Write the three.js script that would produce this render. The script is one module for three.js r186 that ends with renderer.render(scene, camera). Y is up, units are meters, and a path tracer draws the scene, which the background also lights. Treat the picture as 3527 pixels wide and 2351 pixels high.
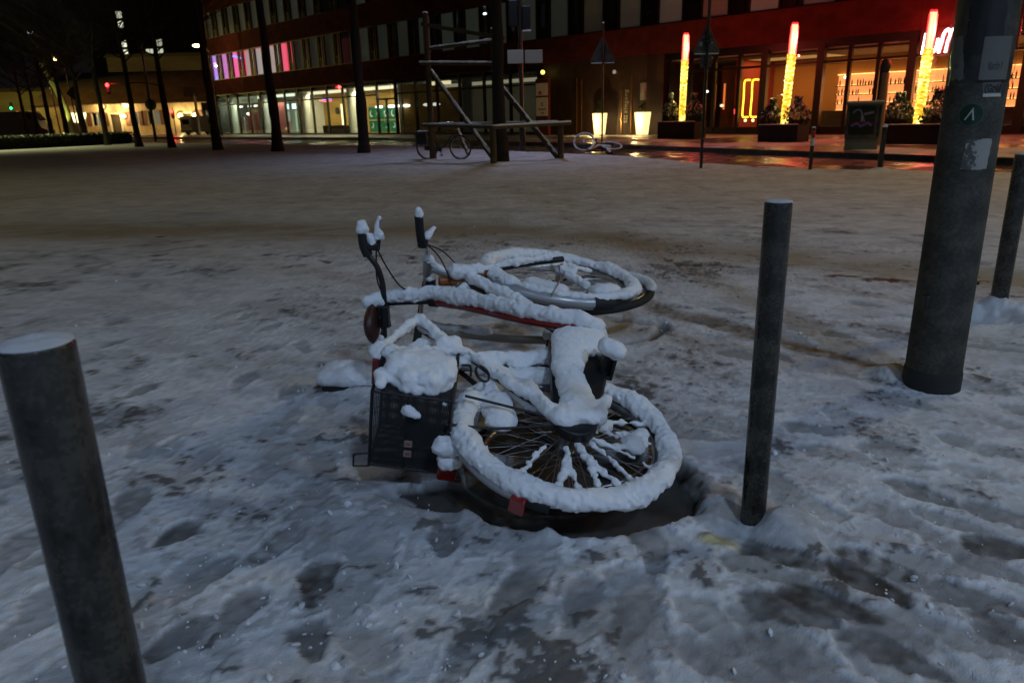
import * as THREE from 'three';
import { mergeGeometries } from 'three/addons/utils/BufferGeometryUtils.js';
import { RoundedBoxGeometry } from 'three/addons/geometries/RoundedBoxGeometry.js';
import { RectAreaLightUniformsLib } from 'three/addons/lights/RectAreaLightUniformsLib.js';
import { FontLoader } from 'three/addons/loaders/FontLoader.js';
import { TextGeometry } from 'three/addons/geometries/TextGeometry.js';

// ---------------------------------------------------------------- camera, sky, exposure
RectAreaLightUniformsLib.init();
const scene = new THREE.Scene();
const camera = new THREE.PerspectiveCamera(49.98, 1024 / 682, 0.05, 600);
camera.rotation.order = 'YXZ'; camera.focus = 2.5; camera.userData.fStop = 6.5;
camera.position.set(0, 1.13, 0);
camera.rotation.set(THREE.MathUtils.degToRad(-17.05), 0, THREE.MathUtils.degToRad(-1.42));
const renderer = new THREE.WebGLRenderer({ antialias: true });
renderer.setSize(1024, 682);
renderer.toneMapping = THREE.LinearToneMapping;
renderer.toneMappingExposure = 1.0;
renderer.shadowMap.enabled = true;

const skyTex = (() => {                                             // overcast night sky, faint glow of the town
  const w = 64, h = 32, d = new Float32Array(w * h * 4);
  for (let j = 0; j < h; j++) for (let i = 0; i < w; i++) {
    const up = Math.max(0, Math.sin(((j + 0.5) / h - 0.5) * Math.PI)), g = Math.pow(1 - up, 2.5), k = (j * w + i) * 4;
    d[k] = 0.0019 + 0.0028 * g; d[k + 1] = 0.0021 + 0.0016 * g; d[k + 2] = 0.0034 + 0.0004 * g; d[k + 3] = 1;
  }
  const t = new THREE.DataTexture(d, w, h, THREE.RGBAFormat, THREE.FloatType);
  t.mapping = THREE.EquirectangularReflectionMapping; t.magFilter = THREE.LinearFilter; t.needsUpdate = true;
  return t;
})();
scene.background = skyTex; scene.environment = skyTex;
const skyGlow = new THREE.DirectionalLight(new THREE.Color(0.8, 0.9, 1), 0.012);   // faint cool sky glow, added as a directional light
skyGlow.position.set(30, 60, 40); skyGlow.castShadow = true; skyGlow.shadow.radius = 40;
Object.assign(skyGlow.shadow.camera, { left: -70, right: 70, top: 70, bottom: -70, near: 1, far: 250 });
scene.add(skyGlow);
// street lamps, several of them unseen and added: [head position, colour, candela, cone, pole base]; each is built as a lamp further down
const COOL = [0.51, 0.70, 1.0], SODIUM = [1.0, 0.80, 0.34];
const STREET = {
  behind: { at: [3.2, 8.5, 5.6], color: COOL, power: 100, aim: [0, 0, -3] },  // cool light split over four unseen lamps, added to soften its shadows
  fillBehindLeft: { at: [-6.5, 8.5, 4.5], color: COOL, power: 24, aim: [0, 0, -3] },
  fillBehindRight: { at: [9.5, 8.5, 3.6], color: COOL, power: 84, aim: [2, 0, -3] },
  fillBehindFar: { at: [-1.5, 8.5, 12.5], color: COOL, power: 44, aim: [0, 0, -3] },
  mast: { at: [20, 12, -14], color: SODIUM, power: 200, aim: [-3, 0, -6], cone: 58 },
  right: { at: [20, 10, -3.5], color: SODIUM, power: 62, aim: [-2, 0, -8], cone: 58 },  // unseen lamp added beside the mast to soften the warm shadows
  fillWest: { at: [-17, 10, -9], color: [0.98, 0.84, 0.34], power: 30, aim: [-2, 0, -12], cone: 55 },  // unseen lamp added on the left to spread the warm light
  verge: { at: [0.497, 8.6, -23.4], color: [0.55, 0.66, 1.0], power: 52, aim: [0.5, 0, -23] },
  left: { at: [-34, 8, -44], color: [0.95, 0.92, 0.42], power: 300, aim: [-26, 0, -44], cone: 54 },
};

// ---------------------------------------------------------------- helpers
const V = (x, y, z) => new THREE.Vector3(x, y, z), rad = THREE.MathUtils.degToRad;
const toV = (p) => (p.isVector3 ? p : V(p[0], p[1], p[2]));
function mulberry(a) { return () => { a |= 0; a = (a + 0x6d2b79f5) | 0; let t = Math.imul(a ^ (a >>> 15), 1 | a); t = (t + Math.imul(t ^ (t >>> 7), 61 | t)) ^ t; return ((t ^ (t >>> 14)) >>> 0) / 4294967296; }; }
const rnd = mulberry(20240117), rr = (a, b) => a + (b - a) * rnd();
const clamp = (x, a = 0, b = 1) => Math.min(b, Math.max(a, x)), lerp = (a, b, t) => a + (b - a) * t;
const sm = (a, b, x) => { const t = clamp((x - a) / (b - a)); return t * t * (3 - 2 * t); };
function h3(x, y, z) { let n = Math.imul(x, 374761393) ^ Math.imul(y, 668265263) ^ Math.imul(z, 1274126177); n = Math.imul(n ^ (n >>> 13), 1103515245); n ^= n >>> 16; return (n >>> 0) / 4294967296; }
function n3(x, y, z) {                                              // value noise, 0..1
  const X = Math.floor(x), Y = Math.floor(y), Z = Math.floor(z); let fx = x - X, fy = y - Y, fz = z - Z;
  fx = fx * fx * (3 - 2 * fx); fy = fy * fy * (3 - 2 * fy); fz = fz * fz * (3 - 2 * fz);
  const a = lerp(lerp(h3(X, Y, Z), h3(X + 1, Y, Z), fx), lerp(h3(X, Y + 1, Z), h3(X + 1, Y + 1, Z), fx), fy);
  const b = lerp(lerp(h3(X, Y, Z + 1), h3(X + 1, Y, Z + 1), fx), lerp(h3(X, Y + 1, Z + 1), h3(X + 1, Y + 1, Z + 1), fx), fy);
  return lerp(a, b, fz);
}
function n2(x, y, s = 0) {
  const X = Math.floor(x), Y = Math.floor(y); let fx = x - X, fy = y - Y;
  fx = fx * fx * (3 - 2 * fx); fy = fy * fy * (3 - 2 * fy);
  return lerp(lerp(h3(X, Y, s), h3(X + 1, Y, s), fx), lerp(h3(X, Y + 1, s), h3(X + 1, Y + 1, s), fx), fy);
}
const fbm = (x, y, s = 0, o = 4) => { let a = 0.5, v = 0, t = 0; for (let i = 0; i < o; i++) { v += a * n2(x, y, s + i * 7); t += a; a *= 0.55; x = x * 2.03 + 11.3; y = y * 2.03 + 5.7; } return v / t; };
function n2p(x, y, p, s) {                                          // tileable value noise with period p
  const X = Math.floor(x), Y = Math.floor(y); let fx = x - X, fy = y - Y; const m = (a) => ((a % p) + p) % p;
  fx = fx * fx * (3 - 2 * fx); fy = fy * fy * (3 - 2 * fy);
  return lerp(lerp(h3(m(X), m(Y), s), h3(m(X + 1), m(Y), s), fx), lerp(h3(m(X), m(Y + 1), s), h3(m(X + 1), m(Y + 1), s), fx), fy);
}
const tile = (u, v, f, s, o = 4) => { let a = 0.5, r = 0, t = 0; for (let i = 0; i < o; i++) { r += a * n2p(u * f, v * f, f, s + i); t += a; a *= 0.55; f *= 2; } return r / t; };
function tex(w, h, fn, srgb = false) {
  const d = new Uint8Array(w * h * 4);
  for (let j = 0; j < h; j++) for (let i = 0; i < w; i++) { const c = fn((i + 0.5) / w, (j + 0.5) / h), k = (j * w + i) * 4; if (typeof c === 'number') { d[k] = d[k + 1] = d[k + 2] = clamp(c) * 255; } else { d[k] = clamp(c[0]) * 255; d[k + 1] = clamp(c[1]) * 255; d[k + 2] = clamp(c[2]) * 255; } d[k + 3] = 255; }
  const t = new THREE.DataTexture(d, w, h); t.wrapS = t.wrapT = THREE.RepeatWrapping; t.magFilter = THREE.LinearFilter; t.minFilter = THREE.LinearMipmapLinearFilter; t.generateMipmaps = true;
  if (srgb) t.colorSpace = THREE.SRGBColorSpace; t.needsUpdate = true; return t;
}
const rep = (t, x, y = x) => { const c = t.clone(); c.repeat.set(x, y); c.needsUpdate = true; return c; };
const lin = (r, g, b) => new THREE.Color().setRGB(r, g, b);
const std = (c, roughness = 0.7, metalness = 0, more = {}) => new THREE.MeshStandardMaterial({ color: lin(...c), roughness, metalness, ...more });
const glow = (c, k, base = [0.3, 0.3, 0.3]) => new THREE.MeshStandardMaterial({ color: lin(...base), emissive: lin(...c), emissiveIntensity: k, roughness: 0.6 });

const taken = {};
const numbered = (n) => { const k = taken[n] = (taken[n] ?? -1) + 1; return k ? n + '_' + String(k).padStart(3, '0') : n; };
function tag(o, label, category, group, kind) { if (label) o.userData.label = label; if (category) o.userData.category = category; if (group) o.userData.group = group; if (kind) o.userData.kind = kind; return o; }
function mesh(name, geo, mat, parent) {
  const m = new THREE.Mesh(geo, mat); m.castShadow = m.receiveShadow = true;
  m.name = parent ? name : numbered(name); (parent ?? scene).add(m); return m;
}
function thing(name, label, category, p = [0, 0, 0], turn = 0, group) {
  const g = new THREE.Group(); g.name = numbered(name); g.position.set(...p); g.rotation.y = turn; scene.add(g);
  return tag(g, label, category, group);
}
function sub(name, parent, p = [0, 0, 0]) { const g = new THREE.Group(); g.name = name; g.position.set(...p); parent.add(g); return g; }
function copyOf(o, label, p, turn) { const c = o.clone(); c.name = numbered(o.name.replace(/_\d{3}$/, '')); c.userData = { ...o.userData, label }; c.position.set(...p); if (turn !== undefined) c.rotation.y = turn; scene.add(c); return c; }
function merge(list) {
  return mergeGeometries(list.map((g) => { const n = g.index ? g.toNonIndexed() : g; for (const k of Object.keys(n.attributes)) if (!['position', 'normal', 'uv'].includes(k)) n.deleteAttribute(k); if (!n.attributes.uv) n.setAttribute('uv', new THREE.BufferAttribute(new Float32Array(n.attributes.position.count * 2), 2)); return n; }));
}
function box(w, h, d, x = 0, y = 0, z = 0, r = 0) { const g = r ? new RoundedBoxGeometry(w, h, d, 2, r) : new THREE.BoxGeometry(w, h, d); return g.translate(x, y, z); }
const span = (x0, x1, y0, y1, z0, z1) => box(x1 - x0, y1 - y0, z1 - z0, (x0 + x1) / 2, (y0 + y1) / 2, (z0 + z1) / 2);
function cyl(a, b, r1, r2 = r1, seg = 10, open = false) {
  a = toV(a); b = toV(b); const d = b.clone().sub(a), L = d.length();
  const g = new THREE.CylinderGeometry(r2, r1, L, seg, 1, open); g.translate(0, L / 2, 0);
  return g.applyQuaternion(new THREE.Quaternion().setFromUnitVectors(V(0, 1, 0), d.normalize())).translate(a.x, a.y, a.z);
}
function tube(pts, r, seg = 24, rs = 8) { return new THREE.TubeGeometry(new THREE.CatmullRomCurve3(pts.map(toV)), seg, r, rs, false); }
function lathe(p, seg = 24) { return new THREE.LatheGeometry(p.map(([x, y]) => new THREE.Vector2(x, y)), seg); }
function barBox(a, b, w, h) {                                       // squared timber from a to b
  a = toV(a); b = toV(b); const d = b.clone().sub(a), L = d.length(), g = new RoundedBoxGeometry(L, h, w, 1, Math.min(w, h) * 0.12), m = new THREE.Matrix4();
  const x = d.normalize(), z = new THREE.Vector3().crossVectors(x, V(0, 1, 0)); if (z.lengthSq() < 1e-4) z.set(0, 0, 1); z.normalize(); const y = new THREE.Vector3().crossVectors(z, x);
  m.makeBasis(x, y, z).setPosition(a.clone().add(b).multiplyScalar(0.5)); return g.applyMatrix4(m);
}
// snow that has settled on things: a field of capsules, roughened by noise, meshed with surface nets
function snowGeo(prims, cell = 0.007, o = {}) {
  const { k = 0.014, amp = 0.009, scale = 0.028, up = 1 } = o, amp2 = amp * 0.58;
  let lo = [1e9, 1e9, 1e9], hi = [-1e9, -1e9, -1e9];
  for (const p of prims) for (let i = 0; i < 3; i++) { const R = Math.max(p.ra, p.rb) + 0.03; lo[i] = Math.min(lo[i], p.a[i] - R, p.b[i] - R); hi[i] = Math.max(hi[i], p.a[i] + R, p.b[i] + R); }
  const N = lo.map((l, i) => Math.ceil((hi[i] - l) / cell) + 2), [nx, ny, nz] = N, f = new Float32Array(nx * ny * nz).fill(0.05);
  for (const p of prims) {
    const R = Math.max(p.ra, p.rb) + 0.028, i0 = [], i1 = [];
    for (let i = 0; i < 3; i++) { i0[i] = Math.max(0, Math.floor((Math.min(p.a[i], p.b[i]) - R - lo[i]) / cell)); i1[i] = Math.min(N[i] - 1, Math.ceil((Math.max(p.a[i], p.b[i]) + R - lo[i]) / cell)); }
    const dx = p.b[0] - p.a[0], dy = p.b[1] - p.a[1], dz = p.b[2] - p.a[2], LL = dx * dx + dy * dy + dz * dz + 1e-12, sq = p.sq ?? 1;
    for (let z = i0[2]; z <= i1[2]; z++) for (let y = i0[1]; y <= i1[1]; y++) for (let x = i0[0]; x <= i1[0]; x++) {
      let qx = lo[0] + x * cell - p.a[0], qy = lo[1] + y * cell - p.a[1], qz = lo[2] + z * cell - p.a[2];
      const t = clamp((qx * dx + qy * dy + qz * dz) / LL); qx -= dx * t; qy -= dy * t; qz -= dz * t;
      if (up === 2) qz /= sq; else qy /= sq;
      const d = Math.sqrt(qx * qx + qy * qy + qz * qz) - lerp(p.ra, p.rb, t), at = (z * ny + y) * nx + x, e = f[at], h = Math.max(0, k - Math.abs(d - e)) / k;
      f[at] = Math.min(d, e) - h * h * k * 0.25;
    }
  }
  for (let z = 0, at = 0; z < nz; z++) for (let y = 0; y < ny; y++) for (let x = 0; x < nx; x++, at++) if (f[at] < 0.035 && f[at] > -0.035) {
    const X = (lo[0] + x * cell) / scale + 31, Y = (lo[1] + y * cell) / scale + 17, Z = (lo[2] + z * cell) / scale + 53;
    f[at] -= amp * 0.38 * (n3(X, Y, Z) * 2 - 1) + amp2 * (n3(X * 2.3, Y * 2.3, Z * 2.3) * 2 - 1) + amp * 0.55 * (n3(X * 0.4, Y * 0.4, Z * 0.4) * 2 - 1);
  }
  const id = new Int32Array(nx * ny * nz).fill(-1), pos = [], idx = [], uv = [], off = [0, 1, nx, nx + 1, nx * ny, nx * ny + 1, nx * ny + nx, nx * ny + nx + 1];
  const E = [[0, 1], [2, 3], [4, 5], [6, 7], [0, 2], [1, 3], [4, 6], [5, 7], [0, 4], [1, 5], [2, 6], [3, 7]];
  for (let z = 0; z < nz - 1; z++) for (let y = 0; y < ny - 1; y++) for (let x = 0; x < nx - 1; x++) {
    const at = (z * ny + y) * nx + x; let m = 0; for (let c = 0; c < 8; c++) if (f[at + off[c]] < 0) m |= 1 << c;
    if (m === 0 || m === 255) continue;
    let sx = 0, sy = 0, sz = 0, n = 0;
    for (const [a, b] of E) { if (((m >> a) & 1) === ((m >> b) & 1)) continue; const va = f[at + off[a]], vb = f[at + off[b]], t = va / (va - vb); sx += lerp(a & 1, b & 1, t); sy += lerp((a >> 1) & 1, (b >> 1) & 1, t); sz += lerp(a >> 2, b >> 2, t); n++; }
    id[at] = pos.length / 3; const jit = cell * 0.3, px = lo[0] + (x + sx / n) * cell + jit * (h3(x, y, z) - 0.5), py = lo[1] + (y + sy / n) * cell + jit * (h3(y, z, x + 9) - 0.5), pz = lo[2] + (z + sz / n) * cell + jit * (h3(z, x, y + 5) - 0.5); pos.push(px, py, pz); uv.push((px + py * 0.3) * 4, (pz + py * 0.6) * 4);
  }
  const quad = (a, b, c, d, flip) => { if (a < 0 || b < 0 || c < 0 || d < 0) return; if (flip) idx.push(a, c, b, a, d, c); else idx.push(a, b, c, a, c, d); };
  for (let z = 1; z < nz - 1; z++) for (let y = 1; y < ny - 1; y++) for (let x = 1; x < nx - 1; x++) {
    const at = (z * ny + y) * nx + x, s = f[at] < 0;
    if (s !== f[at + 1] < 0) quad(id[at - nx - nx * ny], id[at - nx * ny], id[at], id[at - nx], !s);
    if (s !== f[at + nx] < 0) quad(id[at - 1 - nx * ny], id[at - 1], id[at], id[at - nx * ny], !s);
    if (s !== f[at + nx * ny] < 0) quad(id[at - 1 - nx], id[at - nx], id[at], id[at - 1], !s);
  }
  const g = new THREE.BufferGeometry(); g.setAttribute('position', new THREE.Float32BufferAttribute(pos, 3)); g.setAttribute('uv', new THREE.Float32BufferAttribute(uv, 2)); g.setIndex(idx); g.computeVertexNormals(); return g;
}
const cap = (a, b, ra, rb = ra, sq = 1) => ({ a: [...a], b: [...b], ra, rb, sq });

// ---------------------------------------------------------------- materials
const grainBump = tex(1024, 1024, (u, v) => 0.35 * tile(u, v, 40, 3, 3) + 0.65 * tile(u, v, 150, 9, 2));
const M = {};
const font = await new FontLoader().loadAsync('fonts/droid/droid_sans_bold.typeface.json');
M.snow = std([0.79, 0.80, 0.82], 0.9);
M.black = std([0.012, 0.012, 0.013], 0.42);
M.rubber = std([0.014, 0.014, 0.014], 0.8);
M.chrome = std([0.62, 0.62, 0.63], 0.14, 1);
M.alu = std([0.45, 0.45, 0.46], 0.4, 1);
M.silverPaint = std([0.42, 0.43, 0.44], 0.32, 0.3);
M.galv = std([0.15, 0.15, 0.145], 0.55, 0.5, { map: null });
{ const t = tex(256, 256, (u, v) => { const a = tile(u, v, 6, 40, 5), b = tile(u, v, 40, 50, 3); const s = 0.62 + 0.5 * (a - 0.5) + 0.3 * (b - 0.5); return [s, s * 0.985, s * 0.95]; }, true); M.galv.map = t; M.galv.color = lin(0.14, 0.134, 0.12); M.galv.roughnessMap = t; M.galv.roughness = 0.75; M.speckle = t; }
M.redPaint = new THREE.MeshPhysicalMaterial({ color: lin(0.22, 0.012, 0.012), roughness: 0.3, clearcoat: 0.7, clearcoatRoughness: 0.15 });
M.orangePaint = std([0.28, 0.09, 0.02], 0.4);
M.leather = std([0.055, 0.018, 0.013], 0.5);
M.redLens = new THREE.MeshPhysicalMaterial({ color: lin(0.25, 0.01, 0.01), roughness: 0.25, clearcoat: 1 });
M.glass = new THREE.MeshPhysicalMaterial({ color: lin(0.92, 0.95, 0.94), roughness: 0.02, metalness: 0, transmission: 1, thickness: 0, ior: 1.5 });
M.bark = std([0.035, 0.029, 0.024], 0.95, 0, { bumpMap: rep(grainBump, 1, 1), bumpScale: 0.05 });
M.twig = std([0.03, 0.024, 0.02], 0.95);
M.wood = std([0.11, 0.085, 0.05], 0.85, 0, { map: tex(128, 256, (u, v) => { const g = tile(u, v * 0.2, 24, 70, 4); return [0.55 + 0.5 * g, 0.52 + 0.5 * g, 0.48 + 0.45 * g]; }, true) });
M.darkMetal = std([0.02, 0.02, 0.021], 0.5, 0.4);
M.leaf = std([0.03, 0.045, 0.018], 0.8, 0, { side: THREE.DoubleSide });

// ---------------------------------------------------------------- ground: snowy square, road, far pavement
const EDGE = [[-120, -150], [-24, -51.5], [-12, -39.9], [-5.2, -34.2], [-1.0, -27.3], [3.18, -20.8], [4.3, -17.2], [6.1, -14.4], [8.7, -12.6], [14, -9.2], [60, 22]];
const KERB = [[-120, -158], [-17.4, -57.9], [-7.5, -48.0], [-2.4, -38.8], [4.0, -28.6], [7.5, -21.6], [9.9, -17.2], [14, -10.4], [34, 24]];
const along = (line, x) => { for (let i = 0; i < line.length - 1; i++) if (x <= line[i + 1][0]) return lerp(line[i][1], line[i + 1][1], (x - line[i][0]) / (line[i + 1][0] - line[i][0])); return line[line.length - 1][1]; };
// trodden marks: x, z, length, width, turn, depth of bare ground
const prints = [];
[[1.23, -1.96, .8], [0.86, -1.55, 1.2], [0.74, -1.46, 1.2], [1.07, -1.48, .9], [0.93, -1.61, 1.1], [0.71, -1.66, 1.1], [0.64, -1.44, 1], [1.38, -1.83, .7], [1.30, -1.67, 1.1], [1.09, -2.25, .5], [1.07, -1.89, .35], [0.81, -1.40, .7], [0.80, -1.30, 1], [1.05, -1.61, .6], [1.00, -1.32, .6], [1.09, -1.33, 1]].forEach(([x, z, d]) => prints.push([x, z, 0.13, 0.055, -0.85 + rr(-.25, .25), d]));
[[-0.97, -1.84, 1], [-1.19, -2.03, .8], [-0.67, -1.76, .9], [-0.51, -1.59, 1.2], [-0.67, -1.49, .8], [-0.78, -1.40, .9], [-0.47, -1.39, .9], [-1.65, -3.03, .8], [-0.81, -1.63, .7], [-0.01, -1.53, .8], [-0.12, -1.33, .9], [0.15, -1.50, .7], [0.26, -1.42, .8], [0.36, -1.71, .9], [-0.19, -1.93, .6], [-0.52, -1.82, .6], [-0.20, -1.77, .9]].forEach(([x, z, d]) => prints.push([x, z, 0.1 + rr(-.02, .03), 0.05, rr(-.4, .6), d]));
for (let i = 0; i < 300; i++) { const z = -Math.exp(rr(Math.log(1.2), Math.log(13))), x = rr(-0.85, 0.95) * -z; prints.push([x, z, rr(.1, .15), rr(.042, .058), x > 0.4 ? rr(-1.1, -.4) : rr(-.6, .7), x > 0.4 ? rr(.1, .7) : rr(.05, .6)]); }
for (let i = 0; i < 70; i++) { const x = rr(-4, 4.2), z = -5.7 + (x < 0 ? x * 0.3 : x * 0.22) + rr(-1.1, .5); prints.push([x, z, rr(.04, .12), rr(.03, .05), rr(-3, 3), rr(.6, 1.2)]); }
const cells = new Map(), cellKey = (a, b) => a * 4096 + b;
prints.forEach((p) => { for (let a = Math.floor((p[0] - .3) * 2); a <= Math.floor((p[0] + .3) * 2); a++) for (let b = Math.floor((p[1] - .3) * 2); b <= Math.floor((p[1] + .3) * 2); b++) { const k = cellKey(a, b); if (!cells.has(k)) cells.set(k, []); cells.get(k).push(p); } });
const mound = (x, z, cx, cz, r, h) => { const d = Math.hypot(x - cx, z - cz) / r; return d < 1 ? h * (1 - d * d) * (1 - d * d) : 0; };
const PILES = [[0.745, -1.80, .13, .05], [0.66, -1.93, .12, .035], [0.58, -1.86, .1, .02], [2.76, -3.88, .26, .09], [2.60, -3.95, .2, .05], [1.66, -3.0, .16, .05], [1.87, -2.9, .12, .03], [-0.62, -3.0, .2, .03], [-0.5, -1.9, .3, .02], [0.09, -1.78, .05, .025], [-2.15, -20.9, .5, .06], [-0.3, -18.5, .5, .05], [1.35, -19.5, .5, .06], [6.75, -13.6, .35, .05]];
const gcol = [0, 0, 0];
function ground(x, z) {                                             // height; gcol gets the colour
  const D = Math.hypot(x, z), near = 1;
  const big = fbm(x * 0.55, z * 0.55, 1, 3), mid = fbm(x * 2.6, z * 2.6, 20, 3), wob = x + 0.35 * z;
  const drift = fbm((x * 0.8 + z * 0.6) * 2.4, (z * 0.8 - x * 0.6) * 7.5, 33, 3);
  let small = 0, fine = 0;
  if (D < 16) small = fbm(x * 13, z * 13, 40, 3) - 0.5;
  if (D < 7) fine = fbm(x * 45, z * 45, 60, 2) - 0.5;
  let h = 0.016 + 0.016 * (big - 0.5) + 0.010 * (mid - 0.5);
  h += 0.007 * (drift - 0.5) + 0.008 * small + 0.0085 * fine;
  const lay = mid * 0.42 + drift * 0.33 + big * 0.25 + small * 0.42 + fine * 0.35;
  const trodden = 1 - 0.75 * sm(5.5, 9, -z);                       // the walked strip between the posts is worn most
  let bare = sm(0.675, 0.72, lay) * 0.8 * trodden, thin = sm(0.555, 0.605, lay) * trodden;
  const list = D < 15 ? cells.get(cellKey(Math.floor(x * 2), Math.floor(z * 2))) : null;
  let pressed = 0, dep = 0, rim = 0;
  if (list) for (const [px, pz, L, W, a, dk] of list) {
    const c = Math.cos(a), s = Math.sin(a), u = ((x - px) * c + (z - pz) * s) / W, v = ((z - pz) * c - (x - px) * s) / L, w = 1 + 0.25 * Math.sin(v * 2.4);
    const e = Math.sqrt(u * u * w * w + v * v) + small * 0.55 + fine * 0.3;
    if (e < 1.35) { const inn = 1 - sm(0.75, 1.02, e); const bars = L > 0.08 && (Math.abs(Math.round(px * 1000) + Math.round(pz * 1000)) % 7) === 1 ? 0.55 + 0.45 * sm(-0.35, 0.35, Math.sin(v * 15 + 2.2 * Math.abs(u))) : 1; dep = Math.max(dep, 0.0065 * inn * (0.45 + 0.5 * dk) * (0.6 + 0.4 * bars)); rim = Math.max(rim, 0.0028 * (sm(0.85, 1.08, e) - sm(1.08, 1.35, e))); pressed = Math.max(pressed, inn * bars); thin = Math.max(thin, inn * bars * clamp(0.45 + dk * 0.6)); bare = Math.max(bare, inn * bars * clamp((dk - 0.55) * 1.4 * (0.35 + 1.1 * fbm(x * 30, z * 30, 77, 2)))); }
  }
  h += rim * (1 - pressed) - dep;
  // ground kept clear of snow under the fallen bicycles
  const j = 0.16 * (fbm(x * 9, z * 9, 90, 3) - 0.5) + 0.10 * small;
  const el = (cx, cz, rx, rz, a = 0) => { const c = Math.cos(a), s = Math.sin(a), u = (x - cx) * c + (z - cz) * s, v = (z - cz) * c - (x - cx) * s; return Math.hypot(u / rx, v / rz); };
  let under = 0;
  if (D < 5) {
    const d1 = el(0.20, -2.06, 0.385, 0.29) + j, d2 = el(-0.17, -2.02, 0.25, 0.10, 0.12) + j, d3 = el(0.12, -2.45, 0.26, 0.2) + j;
    under = Math.max(1 - sm(0.93, 1.03, d1), 1 - sm(0.9, 1.04, d2), 1 - sm(0.8, 1.1, d3));
    const q = el(0.46, -3.92, 0.39, 0.37) + j * 0.7, ring = sm(0.86, 0.95, q) - sm(1.0, 1.1, q);
    under = Math.max(under, ring * sm(-4.1, -3.8, z) * sm(-0.1, 0.5, x) * 0.9);
    h = lerp(h, -0.018 + 0.004 * small, under); bare = Math.max(bare * (1 - under), under);
    h += 0.012 * (sm(0.98, 1.06, d1) - sm(1.06, 1.3, d1)) * (0.2 + mid);
  }
  // slush track trodden across the square
  const tz = x < 0 ? lerp(-7.6, -8.6, clamp(-x / 6)) : lerp(-7.6, -4.6, clamp(x / 3.6)), dz = (z - tz) / (x < 0 ? 1.0 : 0.75), track = Math.exp(-dz * dz * 1.6) * (0.75 + 0.5 * (fbm(x * 1.1, z * 3, 110, 3) - 0.3));
  h -= 0.016 * track * sm(10, 4, Math.abs(dz) * 3);
  const slush = clamp(track * 1.15 * (0.55 + 0.9 * fbm(x * 5, z * 9, 140, 3)));
  for (const p of PILES) { if (Math.abs(x - p[0]) < p[2] && Math.abs(z - p[1]) < p[2]) { const m = mound(x, z, ...p); h += m * (0.75 + 0.9 * (small + 0.3)); if (m > 0.004) bare *= 0.3; } }
  // strip along the street keeps untrodden snow
  const ez = along(EDGE, x) + 0.5 * (fbm(x * 0.7, z * 0.7, 150, 3) - 0.5) + 0.25 * (fbm(x * 3, z * 3, 151, 2) - 0.5), beyond = z - ez, clean = 1 - sm(0.6, 3.2, beyond);
  h += 0.03 * clean * (beyond > 0 ? 1 : 0) + 0.02 * clean * (fbm(x * 2, z * 2, 160, 3) - 0.5);
  if (beyond < 0.35) h = lerp(h, -0.3, sm(0.35, -0.5, beyond));
  const dirt = slush * (1 - 0.85 * clean), grey = clamp(0.62 * thin * (1 - 0.7 * clean) + 0.15 * pressed + 0.7 * (fbm(x * 1.7, z * 2.6, 170, 4) - 0.45) + 0.3 * clamp(-small));
  const mot = clamp(0.5 + 1.9 * (fbm(x * 6, z * 9, 171, 4) - 0.5) + 1.5 * fine + 0.9 * small + 0.5 * (fbm(x * 2.2, z * 1.1, 172, 4) - 0.5));
  let r = lerp(0.70, 0.27, grey) * lerp(0.78, 1.1, mot), g = lerp(0.715, 0.275, grey) * lerp(0.78, 1.1, mot), b = lerp(0.74, 0.285, grey) * lerp(0.79, 1.1, mot);
  r = lerp(r, 0.35, dirt); g = lerp(g, 0.305, dirt); b = lerp(b, 0.23, dirt);
  const brick = (1 - sm(0.7, 1, el(2.56, -4.86, 0.2, 0.055, 0.25) + j)) + (1 - sm(0.7, 1, el(2.33, -5.0, 0.14, 0.04, 0.25) + j));
  bare = clamp(Math.max(bare, brick));
  const wr = brick > 0.3 ? 0.13 : 0.05, wg = brick > 0.3 ? 0.045 : 0.046, wb = brick > 0.3 ? 0.03 : 0.042;
  // brown streak in a line from the lamp post across the square
  if (D < 6.5 && x > 0.5) { const ax = 1.72, az = -3.0, bx = 0.86, bz = -4.3, t = clamp(((x - ax) * (bx - ax) + (z - az) * (bz - az)) / ((bx - ax) ** 2 + (bz - az) ** 2), 0, 1.1), d = Math.hypot(x - lerp(ax, bx, t), z - lerp(az, bz, t)) / (0.085 + 0.05 * t) + 0.9 * (fbm(x * 7, z * 7, 230, 3) - 0.5), brownStreak = (1 - sm(0.35, 1.1, d)) * (1.0 - 0.3 * t) * (0.55 + 0.9 * fbm(x * 24, z * 24, 240, 2)); if (brownStreak > 0) { r = lerp(r, 0.16, brownStreak); g = lerp(g, 0.115, brownStreak); b = lerp(b, 0.065, brownStreak); h -= 0.006 * brownStreak; } }
  const mott = 0.7 + 0.7 * fbm(x * 22, z * 22, 190, 2);
  r = lerp(r, wr * mott, bare); g = lerp(g, wg * mott, bare); b = lerp(b, wb * mott, bare);
  const pee = 1 - sm(0.4, 1, el(0.545, -1.735, 0.075, 0.045, 0.4) + j * 0.6); if (pee > 0) { g = lerp(g, g * 0.8, pee); b = lerp(b, b * 0.42, pee); h += pee * 0.012 * (0.4 + small * 2); }
  gcol[0] = r; gcol[1] = g; gcol[2] = b; return h;
}
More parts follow.
